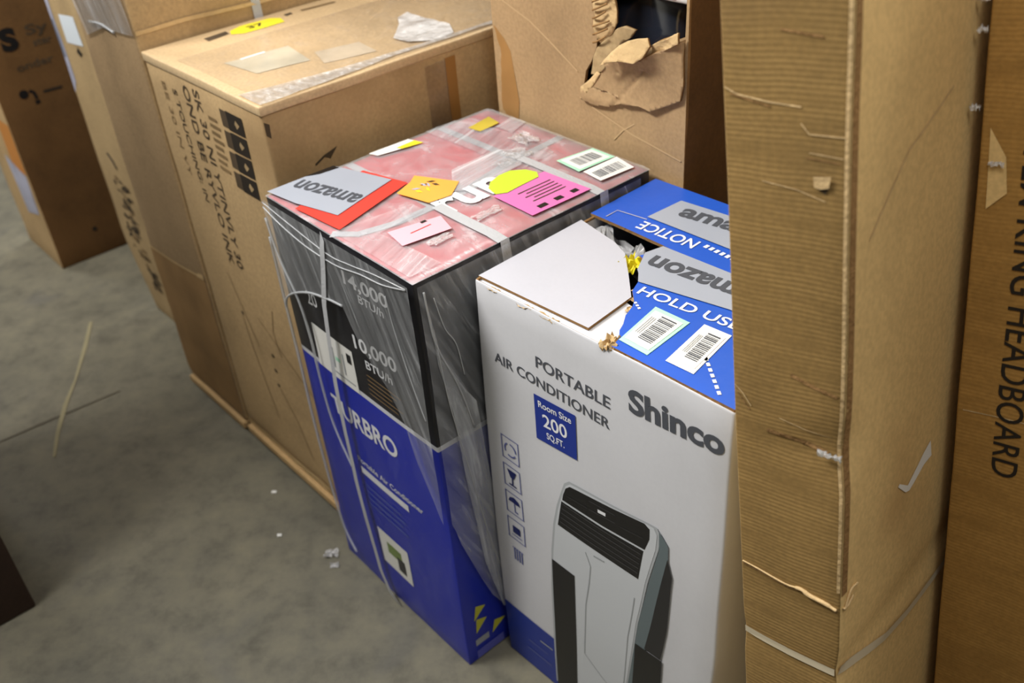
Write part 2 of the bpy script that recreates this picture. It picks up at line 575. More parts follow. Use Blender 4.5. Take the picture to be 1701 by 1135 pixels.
def tube(name, P, r, mat, parent=None):
    vs, fs = tube_geo(P, r)
    return link(name, raw_mesh(name, vs, fs, None, True), parent, [mat])


def ribbon(c, path, width):
    """a band polygon along a (u,v) path"""
    L, Rr = [], []
    for i, p in enumerate(path):
        a = path[max(i - 1, 0)]; b = path[min(i + 1, len(path) - 1)]
        d = Vector((b[0] - a[0], b[1] - a[1])).normalized()
        n = Vector((-d.y, d.x)) * width / 2
        L.append((p[0] + n.x, p[1] + n.y)); Rr.append((p[0] - n.x, p[1] - n.y))
    return Rr + L[::-1]


def rect(u0, v0, u1, v1):
    return [(u0, v0), (u1, v0), (u1, v1), (u0, v1)]


def lerp_quad(q, a, b):
    """point inside a quad given as four corners in order"""
    p = [Vector(x) for x in q]
    return tuple((p[0] * (1 - a) + p[1] * a) * (1 - b) + (p[3] * (1 - a) + p[2] * a) * b)


def bars(q, face, mat, off, a0, b0, a1, b1, n, vertical=True, seed=1):
    """barcode bars inside a quad"""
    rr = random.Random(seed); out = []
    for i in range(n):
        f0 = i / n; f1 = f0 + rr.uniform(0.25, 0.75) / n
        if vertical:
            c = [(a0 + (a1 - a0) * f0, b0), (a0 + (a1 - a0) * f1, b0), (a0 + (a1 - a0) * f1, b1), (a0 + (a1 - a0) * f0, b1)]
        else:
            c = [(a0, b0 + (b1 - b0) * f0), (a1, b0 + (b1 - b0) * f0), (a1, b0 + (b1 - b0) * f1), (a0, b0 + (b1 - b0) * f1)]
        out.append((face, [lerp_quad(q, *k) for k in c], mat, off))
    return out


def inset(q, k):
    return [lerp_quad(q, a, b) for a, b in ((k, k), (1 - k, k), (1 - k, 1 - k), (k, 1 - k))]


def slab(name, pts3, thick, parent, mats, normal):
    """flat polygon with thickness, the rim in the second material"""
    n = Vector(normal).normalized() * thick
    P = [Vector(p) for p in pts3]; k = len(P)
    vs = P + [p - n for p in P]
    fs, mi = [], []
    for t in tessellate_polygon([P]):
        a = list(t)
        if (P[a[1]] - P[a[0]]).cross(P[a[2]] - P[a[0]]).dot(n) < 0:
            a = a[::-1]
        fs.append(a); mi.append(0)
        fs.append([i + k for i in a[::-1]]); mi.append(len(mats) - 1 if len(mats) > 2 else 0)
    for i in range(k):
        j = (i + 1) % k
        fs.append([i, j, j + k, i + k]); mi.append(1)
    me = raw_mesh(name, vs, fs, mi)
    bm = bmesh.new(); bm.from_mesh(me); bmesh.ops.recalc_face_normals(bm, faces=bm.faces[:]); bm.to_mesh(me); bm.free()
    return link(name, me, parent, mats)


def crumple(name, center, size, mat, parent=None, seed=0, res=10, squash=1.0, amt=0.6):
    """a crumpled sheet of film or paper"""
    vs, fs, uv = [], [], []
    for j in range(res + 1):
        for i in range(res + 1):
            u, v = i / res - 0.5, j / res - 0.5
            n = noise.noise_vector(Vector((u * 5 + seed * 7.1, v * 5, seed)))
            p = Vector((u * size[0], v * size[1], 0)) + Vector((n.x * size[0] * 0.22, n.y * size[1] * 0.22, n.z * max(size[0], size[1]) * amt * squash))
            vs.append(Vector(center) + p); uv.append((u * 0.2 + seed, v * 0.2))
    for j in range(res):
        for i in range(res):
            a = j * (res + 1) + i
            fs.append([a, a + 1, a + res + 2, a + res + 1])
    return link(name, raw_mesh(name, vs, fs, None, False, uv), parent, [mat])

# ------------------------------------------------------------------ floor


fl = raw_mesh('floor', [(-16, -8, 0), (16, -8, 0), (16, 24, 0), (-16, 24, 0)], [[0, 1, 2, 3]])
tag(link('floor', fl, None, [M['floor']]), kind='structure')


M['wall'] = plain('grey_blocker_wall', lin(120, 118, 112), 0.9, 0.1, var=0.08)
for nm, a, b in (('wall_near_blocker', (-9.0, -1.5), (2.6, -1.5)), ('wall_right_blocker', (2.6, -1.5), (2.6, 9.0))):  # unseen walls, added to cut ambient light from behind and the right
    p, q = row(*a), row(*b)
    n = (AV if nm == 'wall_right_blocker' else -BV) * 0.15
    vs = [p, q, q + n, p + n]
    vs = vs + [v + Vector((0, 0, 6.0)) for v in vs]
    tag(link(nm, raw_mesh(nm, vs, [[0, 1, 2, 3], [4, 7, 6, 5], [0, 4, 5, 1], [1, 5, 6, 2], [2, 6, 7, 3], [3, 7, 4, 0]]), None, [M['wall']]), kind='structure')


def floor_strip(name, path, width, mat, z=0.0012):
    P = [row(*p) for p in path]
    vs, fs = [], []
    for i, p in enumerate(P):
        d = (P[min(i + 1, len(P) - 1)] - P[max(i - 1, 0)]).normalized()
        n = Vector((-d.y, d.x, 0)) * width / 2 * (1 + 0.35 * math.sin(i * 2.3))
        vs += [p + n + Vector((0, 0, z)), p - n + Vector((0, 0, z))]
    for i in range(len(P) - 1):
        fs.append([2 * i, 2 * i + 1, 2 * i + 3, 2 * i + 2])
    return link(name, raw_mesh(name, vs, fs), None, [mat])


M['joint'] = plain('dark_joint_filler', lin(84, 78, 66), 0.8, 0.2, var=0.15)
M['old_tape'] = plain('faded_tan_tape', lin(150, 142, 112), 0.7, 0.2, var=0.12)
tag(floor_strip('trim_1', [(-2.62, 0.02), (-2.45, 0.13), (-2.342, 0.207), (-2.337, 0.30), (-2.33, 0.377), (-2.318, 0.518)], 0.007, M['joint']), kind='structure')
tag(floor_strip('tape_strip', [(-2.72, 0.60), (-2.606, 0.537), (-2.46, 0.45), (-2.376, 0.392), (-2.27, 0.33), (-2.178, 0.286)], 0.010, M['old_tape'], 0.0018),
    'faded tan strip of old tape stuck to the concrete floor', 'tape')

# ================================================================== left air-conditioner carton (black, red and blue, shrink-wrapped)
T = Carton('air_conditioner_carton', 'black and blue air conditioner carton with red top, wrapped in stretch film', 'carton', (0.412, 0.482, 0.84),
           (-0.38597, 1.47968, 0), -0.8989, seed=1, bulge=(0.002, 0.003, 0.0005), rad=0.0025)
T.body('carton_body', {'all': M['stripe'], 'top': M['red_print']})
# print on the front
for it in [('14,000', (0.214, 0.762), (0.336, 0.766), 0.024), ('10,000', (0.211, 0.638), (0.331, 0.646), 0.026)]:
    T.texts('front_lettering', 'front', [it], M['white_print'], 0.02)
for it in [('BTU/h', (0.250, 0.741), (0.318, 0.742), 0.015), ('BTU/h', (0.237, 0.608), (0.312, 0.613), 0.017),
                                     ('20', (0.075, 0.664), (0.108, 0.667), 0.026)]:
    T.texts('small_lettering', 'front', [it], M['white_print'], 0.012)
T.sheet('fine_print', [('front', rect(0.234, 0.592 - 0.0095 * i, 0.330 - 0.014 * (i % 3), 0.5945 - 0.0095 * i), M['ink_pale'], 0.001) for i in range(5)])
T.sheet('room_picture', [('front', rect(0.069, 0.533, 0.197, 0.622), M['white_label'], 0.001), ('front', rect(0.176, 0.590, 0.190, 0.610), M['black_print'], 0.0014),
                         ('front', rect(0.135, 0.575, 0.150, 0.583), M['green_edge'], 0.0014), ('front', rect(0.12, 0.545, 0.19, 0.548), M['ac_line'], 0.0014),
                         ('front', rect(0.125, 0.556, 0.131, 0.600), M['ac_line'], 0.0014), ('front', rect(0.16, 0.556, 0.164, 0.600), M['ac_line'], 0.0014)], label='white printed picture panel')
T.text('brand_lettering', 'front', 'TURBRO', (0.085, 0.436), (0.290, 0.442), 0.040, M['white_print'], 0.025)
T.text('product_lettering', 'front', 'Portable Air Conditioner', (0.139, 0.347), (0.340, 0.346), 0.013, M['white_print'], 0.012)
T.sheet('white_pill', [('front', rect(0.145, 0.321, 0.294, 0.337), M['white_print'], 0.001)], label='white printed bar')
T.sheet('feature_print', [('front', rect(0.150, 0.290 - 0.016 * i, 0.262 + 0.012 * (i % 2), 0.296 - 0.016 * i), plain('pale_blue_print', lin(74, 88, 170), 0.5), 0.001) for i in range(4)])
T.sheet('product_picture', [('front', rect(0.160, 0.094, 0.258, 0.189), M['white_label'], 0.001), ('front', rect(0.215, 0.108, 0.240, 0.145), M['black_print2'], 0.0014),
                            ('front', rect(0.185, 0.135, 0.232, 0.165), plain('leaf_print', lin(128, 150, 84), 0.5, var=0.3), 0.0013)], label='white printed picture of the unit')
# print on the right face
for k, q in enumerate(([(0.023, 0.107), (0.052, 0.131), (0.030, 0.142)], [(0.024, 0.072), (0.052, 0.098), (0.028, 0.108)], [(0.060, 0.045), (0.094, 0.066), (0.068, 0.075)])):
    T.sheet('warning_triangle', [('right', q, M['yellow_print'], 0.001)], label='yellow printed triangle')
T.sheet('caution_print', [('right', rect(0.020, 0.040, 0.052, 0.056), M['ac_rim'], 0.001), ('right', rect(0.020, 0.004, 0.085, 0.026), plain('violet_print', lin(96, 100, 190), 0.5, var=0.2), 0.001)])
# top: labels
T.text('top_lettering', 'top', 'run', (0.290, 0.160), (0.290, 0.290), 0.052, M['white_print'], 0.03, 0.0059, up=(-1, 0))
o = T.sheet('red_label', [('top', [(0.055, 0.158), (0.155, 0.180), (0.205, 0.014), (0.090, 0.004)], M['red_label'], 0.0065)], label='red label')
o = T.sheet('grey_label', [('top', [(0.002, 0.004), (0.002, 0.082), (0.004, 0.135), (0.126, 0.168), (0.165, 0.037), (0.076, 0.013)], M['silver_tape'], 0.0077),
                           ('top', [(0.002, 0.078), (0.002, 0.134), (0.016, 0.136), (0.012, 0.100)], M['black_print'], 0.0082)], label='grey paper shipping label')
T.text('label_lettering', 'top', 'amazon', (0.142, 0.102), (0.010, 0.068), 0.028, M['ink_grey'], 0.02, 0.0083, parent=o)
q = [(0.142, 0.203), (0.216, 0.239), (0.245, 0.199), (0.239, 0.158), (0.174, 0.143), (0.157, 0.183)]
ly = [('top', q, M['orange_label'], 0.0073)]
for k in range(9):
    cx, cy = 0.180 + R.uniform(0, 0.036), 0.168 + R.uniform(0, 0.046); a = R.uniform(0, 3)
    ly.append(('top', [(cx - 0.008 * math.cos(a), cy - 0.008 * math.sin(a)), (cx + 0.002, cy - 0.003), (cx + 0.008 * math.cos(a), cy + 0.008 * math.sin(a)), (cx - 0.002, cy + 0.003)], M['yellow'] if k % 3 == 0 else M['ink_soft'] if k % 3 == 1 else M['lilac'], 0.0078))
T.sheet('orange_sticker', ly, label='orange square sticker with a smudged mark')
T.sheet('pale_pink_sticker', [('top', [(0.269, 0.058), (0.288, 0.145), (0.333, 0.132), (0.321, 0.049)], M['pink_label'], 0.0073), ('top', rect(0.281, 0.110, 0.287, 0.120), M['ink'], 0.0078),
                              ('top', rect(0.298, 0.080, 0.300, 0.118), M['red_label'], 0.0078)], label='pale pink rectangular sticker')
T.sheet('pink_shipping_label', [('top', [(0.300, 0.240), (0.396, 0.238), (0.398, 0.361), (0.296, 0.355)], M['magenta_label'], 0.0073)] +
        [('top', rect(0.325 + 0.009 * i, 0.27 + 0.01 * (i % 2), 0.3275 + 0.009 * i, 0.340), M['ink_soft'], 0.0078) for i in range(5)] +
        [('top', rect(0.378, 0.262 + 0.035 * i, 0.388, 0.280 + 0.033 * i), M['ink'], 0.0078) for i in range(3)], label='pink paper label with rows of black print')
T.sheet('neon_sticker', [('top', [(0.260, 0.269), (0.275, 0.252), (0.300, 0.246), (0.310, 0.262), (0.308, 0.285), (0.305, 0.334), (0.290, 0.344), (0.270, 0.338), (0.253, 0.318), (0.252, 0.294)], M['neon'], 0.0083)], label='neon yellow sticker')
q = [(0.280, 0.397), (0.338, 0.393), (0.342, 0.473), (0.290, 0.473)]
T.sheet('barcode_label', [('top', q, M['green_edge'], 0.0065), ('top', inset(q, 0.08), M['white_label'], 0.0069)] + bars(q, 'top', M['ink_grey'], 0.0073, 0.25, 0.2, 0.75, 0.85, 16, False, 3), label='white barcode label with green edge')
q = [(0.345, 0.396), (0.390, 0.391), (0.396, 0.462), (0.346, 0.473)]
T.sheet('barcode_label', [('top', q, M['white_label'], 0.0075)] + bars(q, 'top', M['ink_grey'], 0.0079, 0.3, 0.1, 0.8, 0.9, 18, False, 5), label='white barcode label')
q = [(0.004, 0.205), (0.024, 0.210), (0.043, 0.296), (0.008, 0.288)]
T.sheet('address_label', [('top', q, M['white_label'], 0.0063), ('top', [(0.024, 0.250), (0.035, 0.255), (0.043, 0.296), (0.022, 0.291)], M['yellow'], 0.0067)], label='white label with a yellow end')
T.sheet('tape_patch', [('top', [(0.051, 0.392), (0.081, 0.395), (0.078, 0.443), (0.040, 0.450)], plain('mustard_tape', lin(190, 170, 60), 0.4, var=0.2), 0.0061)], label='mustard yellow tape')
# straps
sm = M['pp_strap']
T.sheet('packing_strap', [('top', rect(0.003, 0.154, 0.255, 0.170), sm, 0.0015), ('top', rect(0.255, 0.152, 0.412, 0.172), sm, 0.0063), ('right', rect(0.154, 0.02, 0.171, 0.840), sm, 0.0105)], label='white plastic strap across the near half')
T.sheet('packing_strap', [('top', rect(0.003, 0.357, 0.20, 0.373), sm, 0.0015), ('top', rect(0.20, 0.357, 0.412, 0.375), sm, 0.0061), ('right', rect(0.360, 0.02, 0.378, 0.840), sm, 0.0105)], label='white plastic strap across the far half')
T.sheet('packing_strap', [('top', ribbon(T, [(0.198, 0.003), (0.230, 0.03), (0.246, 0.09), (0.246, 0.20), (0.215, 0.35), (0.205, 0.479)], 0.016), sm, 0.0017),
                          ('front', ribbon(T, [(0.193, 0.838), (0.176, 0.77), (0.157, 0.703), (0.147, 0.62), (0.138, 0.532), (0.136, 0.42), (0.136, 0.30), (0.147, 0.167), (0.156, 0.069), (0.176, 0.025), (0.205, 0.003)], 0.013), sm, 0.0125)],
        label='white plastic strap running down the front')
# stretch wrap
wrap = T.sheet('stretch_wrap', [('top', rect(0.0, 0.0, 0.412, 0.482), M['film_top'], 0.0030),
                                ('front', rect(0.001, 0.03, 0.411, 0.839), M['film'], 0.0070),
                                ('right', rect(0.001, 0.05, 0.481, 0.839), M['film'], 0.0070)], step=0.011, ripple=0.002, label='clear stretch film')
T.sheet('film_layer', [('front', [(0.003, 0.838), (0.003, 0.640), (0.025, 0.662), (0.052, 0.677), (0.10, 0.702), (0.15, 0.714), (0.213, 0.724), (0.228, 0.695), (0.250, 0.660), (0.313, 0.608), (0.345, 0.560), (0.361, 0.490), (0.386, 0.435), (0.410, 0.379), (0.410, 0.838)], M['film_haze'], 0.010),
                       ('right', [(0.002, 0.838), (0.002, 0.378), (0.013, 0.323), (0.040, 0.23), (0.064, 0.157), (0.095, 0.098), (0.20, 0.05), (0.45, 0.05), (0.45, 0.838)], M['film_haze'], 0.010),
                       ('right', [(0.012, 0.80), (0.020, 0.72), (0.050, 0.645), (0.075, 0.60), (0.085, 0.45), (0.100, 0.30), (0.12, 0.10), (0.085, 0.11), (0.055, 0.25), (0.038, 0.45), (0.030, 0.60), (0.014, 0.70)], M['film_haze2'], 0.012),
                       ('top', [(0.004, 0.33), (0.20, 0.335), (0.26, 0.34), (0.25, 0.42), (0.18, 0.44), (0.004, 0.40)], M['film_haze'], 0.0055),
                       ('top', [(0.17, 0.26), (0.235, 0.21), (0.255, 0.24), (0.245, 0.35), (0.20, 0.40), (0.165, 0.36)], M['film_haze2'], 0.0058),
                       ('top', [(0.20, 0.004), (0.40, 0.004), (0.40, 0.06), (0.26, 0.05), (0.25, 0.14), (0.22, 0.14)], M['film_haze'], 0.0055),
                       ('top', [(0.085, 0.428), (0.130, 0.428), (0.112, 0.478), (0.076, 0.476)], M['film_haze2'], 0.0055)], parent=wrap, step=0.014, ripple=0.0012)
for k, (x, y, a, b) in enumerate(((0.170, 0.425, 0.05, 0.035), (0.205, 0.375, 0.045, 0.04), (0.215, 0.335, 0.03, 0.03), (0.345, 0.10, 0.02, 0.04), (0.335, 0.20, 0.02, 0.05))):
    o = crumple('glint_crumple', (x, y, T.h + 0.0065), (a, b), M['film_bit'], wrap, 31 + k, 5, amt=0.07)  # whitish film pieces stand in for glints on the wrapped top
st = M['strand']
for pts, rr in (([(0.004, 0.826), (0.04, 0.815), (0.083, 0.806), (0.139, 0.799), (0.219, 0.800), (0.287, 0.812), (0.347, 0.818), (0.408, 0.835)], 0.0012),
                ([(0.004, 0.835), (0.10, 0.822), (0.20, 0.812), (0.26, 0.818), (0.33, 0.828), (0.408, 0.836)], 0.0010),
                ([(0.004, 0.806), (0.022, 0.739), (0.060, 0.670), (0.074, 0.600), (0.077, 0.526), (0.084, 0.440), (0.100, 0.385), (0.130, 0.330)], 0.0024),
                ([(0.004, 0.63), (0.015, 0.652), (0.051, 0.678), (0.111, 0.704), (0.171, 0.718), (0.213, 0.724)], 0.0022),
                ([(0.004, 0.77), (0.004, 0.65), (0.003, 0.514), (0.004, 0.36), (0.012, 0.202), (0.030, 0.095), (0.060, 0.047)], 0.0026),
                ([(0.350, 0.80), (0.360, 0.74), (0.385, 0.66), (0.408, 0.60)], 0.0010)):
    T.cord('film_strand', 'front', pts, rr, st, 0.011, wrap)
for pts, rr in (([(0.008, 0.83), (0.010, 0.79), (0.016, 0.732), (0.045, 0.644), (0.065, 0.553)], 0.0016),
                ([(0.023, 0.814), (0.034, 0.757), (0.050, 0.720), (0.058, 0.66)], 0.0009),
                ([(0.016, 0.73), (0.025, 0.62), (0.045, 0.48), (0.07, 0.30), (0.10, 0.16)], 0.0010)):
    T.cord('film_strand', 'right', pts, rr, st, 0.013, wrap)

# ================================================================== white air-conditioner carton


def sdent(p):
    # the lower right front corner is crushed in and the left edge bows
    v = Vector((0, 0, 0))
    k = max(0, 1 - (p - Vector((0.456, 0, 0.0))).length / 0.42)
    v += Vector((-0.035, 0.0, 0)) * k * k
    if p.x < 0.04:
        z = p.z
        v.x += (1 - p.x / 0.04) * (0.007 * min(1, max(0, (z - 0.6) / 0.2)) - (0.005 * math.sin(math.pi * z / 0.62) if z < 0.62 else 0))
    return v


S = Carton('air_conditioner_carton', 'white air conditioner carton with torn blue top flaps beside the tall narrow carton', 'carton', (0.456, 0.4045, 0.826),
           (-0.05108, 1.19279, 0), -0.8658, seed=2, bulge=(0.002, 0.004, 0.0), rad=0.005, dent=sdent)
S.body('carton_body', {'all': M['white_board']}, 'front right left back bottom', solid=0.005, rim=M['core_dark'])
S.sheet('blue_band', [('front', rect(0.004, 0.004, 0.452, 0.140), M['blue_band'], 0.0010)], label='dark blue printed band')
S.text('product_lettering', 'front', 'PORTABLE', (0.128, 0.730), (0.267, 0.729), 0.019, M['ink_grey'], 0.008)
S.text('product_lettering', 'front', 'AIR CONDITIONER', (0.038, 0.697), (0.266, 0.694), 0.0175, M['ink_grey'], 0.008)
S.text('brand_lettering', 'front', 'Shinco', (0.299, 0.744), (0.447, 0.755), 0.036, M['ink_grey'], 0.035)
bd = S.sheet('room_size_badge', [('front', [(0.120, 0.679), (0.203, 0.684), (0.203, 0.602), (0.120, 0.596)], M['blue_band'], 0.0012)], label='blue printed badge')
for it in [('Room Size', (0.129, 0.660), (0.195, 0.665), 0.0115), ('200', (0.137, 0.628), (0.186, 0.632), 0.023), ('SQ.FT.', (0.143, 0.608), (0.179, 0.611), 0.0115)]:
    S.texts('badge_lettering', 'front', [it], M['white_print'], 0.015, 0.0017, bd)
ib = plain('navy_line_print', lin(86, 94, 150), 0.5)
ibk = plain('navy_print', lin(24, 34, 90), 0.5)
for k in range(5):
    z = 0.508 - 0.060 * k; x0 = 0.035 - 0.001 * k; L = 0.040; e = 0.0018
    ly = []
    if k < 4:
        ly += [('front', rect(x0, z, x0 + L, z + e), ib, 0.001), ('front', rect(x0, z + 0.046, x0 + L, z + 0.046 + e), ib, 0.001),
               ('front', rect(x0, z, x0 + e, z + 0.046), ib, 0.001), ('front', rect(x0 + L - e, z, x0 + L, z + 0.046), ib, 0.001)]
    cx, cy = x0 + L / 2, z + 0.023
    ring = lambda r, n=14: [(cx + r * math.cos(2 * math.pi * i / n), cy + r * math.sin(2 * math.pi * i / n)) for i in range(n)]
    if k == 0:      # recycling loop
        pr = ring(0.013, 12)
        for i in range(12):
            if i % 4 != 3:
                ly.append(('front', ribbon(S, [pr[i], pr[(i + 1) % 12]], 0.003), ib, 0.001))
    elif k == 1:    # glass
        ly += [('front', [(cx - 0.011, cy + 0.016), (cx - 0.004, cy), (cx + 0.004, cy), (cx + 0.011, cy + 0.016)], ibk, 0.001), ('front', rect(cx - 0.0015, cy - 0.014, cx + 0.0015, cy), ibk, 0.001), ('front', rect(cx - 0.009, cy - 0.017, cx + 0.009, cy - 0.014), ibk, 0.001)]
    elif k == 2:    # umbrella
        ly += [('front', [(cx - 0.014, cy + 0.004), (cx + 0.014, cy + 0.004), (cx + 0.010, cy + 0.013), (cx, cy + 0.017), (cx - 0.010, cy + 0.013)], ibk, 0.001), ('front', rect(cx - 0.001, cy - 0.014, cx + 0.001, cy + 0.004), ib, 0.001), ('front', rect(cx - 0.001, cy - 0.016, cx + 0.007, cy - 0.013), ib, 0.001)]
    elif k == 3:    # stacked box
        ly += [('front', rect(cx - 0.009, cy - 0.007, cx + 0.009, cy + 0.009), ibk, 0.001), ('front', rect(cx - 0.012, cy - 0.014, cx + 0.012, cy - 0.012), ib, 0.001)]
    else:           # hatched oval
        for i in range(4):
            ly.append(('front', rect(cx - 0.010 + 0.006 * i, cy - 0.014, cx - 0.007 + 0.006 * i, cy + 0.014), ib, 0.001))
        ly.append(('front', rect(cx - 0.013, cy + 0.013, cx + 0.013, cy + 0.015), ib, 0.001))
    S.sheet('handling_symbol', ly)
# the printed picture of the unit
body = [(0.168, 0.520), (0.175, 0.540), (0.185, 0.550), (0.199, 0.552), (0.276, 0.560), (0.337, 0.569), (0.350, 0.570), (0.356, 0.560), (0.354, 0.530), (0.336, 0.450), (0.319, 0.347), (0.311, 0.252), (0.305, 0.176), (0.302, 0.020), (0.128, 0.020), (0.132, 0.285), (0.137, 0.371), (0.146, 0.437), (0.157, 0.485)]
ctr = (0.24, 0.30)
ly = [('front', body, M['ac_rim'], 0.0013), ('front', [(ctr[0] + (x - ctr[0]) * 0.955, ctr[1] + (y - ctr[1]) * 0.985) for x, y in body], M['ac_white'], 0.0016),
      ('front', [(0.354, 0.566), (0.370, 0.548), (0.371, 0.522), (0.353, 0.419), (0.336, 0.305), (0.325, 0.02), (0.302, 0.02), (0.306, 0.187), (0.312, 0.26), (0.320, 0.351), (0.337, 0.446), (0.355, 0.530)], M['ac_side'], 0.0016),
      ('front', [(0.370, 0.523), (0.379, 0.493), (0.372, 0.374), (0.365, 0.300), (0.334, 0.300), (0.350, 0.408)], M['black_print2'], 0.0019),
      ('front', [(0.172, 0.515), (0.178, 0.532), (0.187, 0.541), (0.199, 0.543), (0.269, 0.553), (0.329, 0.564), (0.338, 0.559), (0.338, 0.540), (0.330, 0.514), (0.250, 0.506), (0.170, 0.504)], M['black_print'], 0.0019),
      ('front', [(0.168, 0.500), (0.250, 0.502), (0.328, 0.510), (0.319, 0.446), (0.237, 0.444), (0.157, 0.443)], M['black_print'], 0.0019)]
for i in range(5):
    z = 0.453 + i * 0.0105; k = (z - 0.443) / 0.06
    ly.append(('front', [(0.161 + k * 0.011, z), (0.237, z + 0.0006), (0.317 + k * 0.008, z + 0.004), (0.317 + k * 0.008, z + 0.0062), (0.237, z + 0.003), (0.161 + k * 0.011, z + 0.0024)], M['grille'], 0.0022))
ly += [('front', [(0.243, 0.5275), (0.258, 0.5295), (0.258, 0.5355), (0.243, 0.5335)], M['white_print'], 0.0022),
       ('front', [(0.226, 0.521), (0.276, 0.5275), (0.276, 0.529), (0.226, 0.5225)], M['grille'], 0.0022), ('front', [(0.226, 0.538), (0.276, 0.543), (0.276, 0.5445), (0.226, 0.5395)], M['grille'], 0.0022),
       ('front', [(0.180, 0.517), (0.222, 0.520), (0.222, 0.523), (0.180, 0.520)], M['black_print2'], 0.0022), ('front', [(0.285, 0.526), (0.328, 0.533), (0.328, 0.536), (0.285, 0.529)], M['black_print2'], 0.0022),
       ('front', ribbon(S, [(0.215, 0.425), (0.225, 0.40), (0.221, 0.36), (0.212, 0.30), (0.206, 0.17)], 0.0022), M['ac_line'], 0.0019),
       ('front', ribbon(S, [(0.206, 0.17), (0.25, 0.140), (0.288, 0.125), (0.296, 0.14), (0.301, 0.30), (0.312, 0.40)], 0.0020), M['ac_line'], 0.0019),
       ('front', [(0.232, 0.428), (0.254, 0.431), (0.254, 0.434), (0.232, 0.431)], M['ac_line'], 0.0019),
       ('front', [(0.138, 0.352), (0.189, 0.351), (0.187, 0.126), (0.185, 0.005), (0.132, 0.005), (0.135, 0.143)], M['black_print'], 0.0022),
       ('front', [(0.316, 0.297), (0.368, 0.299), (0.372, 0.171), (0.374, 0.02), (0.314, 0.02)], M['black_print'], 0.0022)]
S.sheet('printed_unit_picture', ly, label='printed picture of a white air conditioner')
S.sheet('band_print', [('front', [(0.055, 0.050), (0.118, 0.052), (0.118, 0.056), (0.055, 0.054)], ib, 0.0016), ('front', [(0.060, 0.076), (0.110, 0.078), (0.110, 0.081), (0.060, 0.079)], ib, 0.0016), ('front', [(0.092, 0.100), (0.124, 0.102), (0.124, 0.106), (0.092, 0.104)], M['ac_line'], 0.0016)])
# top flaps
H = S.h
up = (0, 0, 1)
z3 = lambda pts, z: [(x, y, z) for x, y in pts]
slab('side_flap', z3([(0.006, 0.010), (0.004, 0.224), (0.090, 0.205), (0.123, 0.190), (0.165, 0.150), (0.207, 0.108), (0.214, 0.016)], H - 0.001), 0.004, S.root, [M['white_inner'], M['core_dark']], up)['label'] = 'bare white flap'
slab('torn_ply', z3([(0.006, 0.004), (0.255, 0.004), (0.262, 0.018), (0.250, 0.045), (0.234, 0.068), (0.224, 0.095), (0.16, 0.11), (0.006, 0.11)], H - 0.0062), 0.003, S.root, [M['white_board'], M['core_dark']], up)['label'] = 'torn white ply under the flap'
near = [(0.266, 0.003), (0.453, 0.003), (0.453, 0.206), (0.30, 0.204), (0.150, 0.206), (0.146, 0.196), (0.155, 0.192), (0.172, 0.165), (0.190, 0.143), (0.200, 0.118), (0.219, 0.100), (0.226, 0.088), (0.233, 0.067), (0.244, 0.050), (0.250, 0.036), (0.262, 0.022)]
nf = slab('top_flap', z3(near, H + 0.0012), 0.005, S.root, [M['blue_board'], M['core_dark']], up); nf['label'] = 'torn blue near flap'
far = [(0.003, 0.246), (0.075, 0.244), (0.150, 0.240), (0.453, 0.212), (0.453, 0.401), (0.003, 0.401)]
ff = slab('top_flap', z3(far, H + 0.0012), 0.005, S.root, [M['blue_board'], M['core_dark']], up); ff['label'] = 'blue far flap'
zt = lambda k: 0.0016 + 0.0006 * k      # height over the carton top for things stuck on the flaps


def on_top(name, layers, parent, label=None):
    vs, fs, mi, ml = [], [], [], []
    for pts, mt, k in layers:
        if mt not in ml:
            ml.append(mt)
        v2, f2 = poly_grid(pts, 0.04)
        b0 = len(vs)
        vs += [(u, v, H + zt(k)) for u, v in v2]
        fs += [[b0 + i for i in f] for f in f2]; mi += [ml.index(mt)] * len(f2)
    return link(name, raw_mesh(name, vs, fs, mi), parent, ml, label)


def flap_text(name, string, p0, p1, h, mat, k, parent, bold=0.0, up=None):
    o = S.text(name, 'top', string, p0, p1, h, mat, bold, 0, parent, up)
    for v in o.data.vertices:
        v.co.z = H + zt(k)
    return o


tp = on_top('grey_tape', [([(0.192, 0.139), (0.178, 0.156), (0.170, 0.163), (0.155, 0.192), (0.148, 0.205), (0.156, 0.236), (0.30, 0.238), (0.452, 0.222), (0.452, 0.176), (0.325, 0.163)], M['silver_tape'], 2)], nf, 'grey paper tape')
flap_text('tape_lettering', 'amazon', (0.330, 0.222), (0.166, 0.208), 0.027, M['ink_grey'], 3, tp, 0.03)
flap_text('flap_lettering', 'HOLD USE', (0.208, 0.116), (0.362, 0.132), 0.019, M['white_print'], 1, nf, 0.012)
def dashes(p0, p1, n, wd, parent):
    d = ((p1[0] - p0[0]) / n, (p1[1] - p0[1]) / n)
    for i in range(n):
        a = (p0[0] + d[0] * i, p0[1] + d[1] * i)
        on_top('worn_print', [(ribbon(S, [a, (a[0] + d[0] * 0.6, a[1] + d[1] * 0.6)], wd), M['white_print'], 1)], parent)


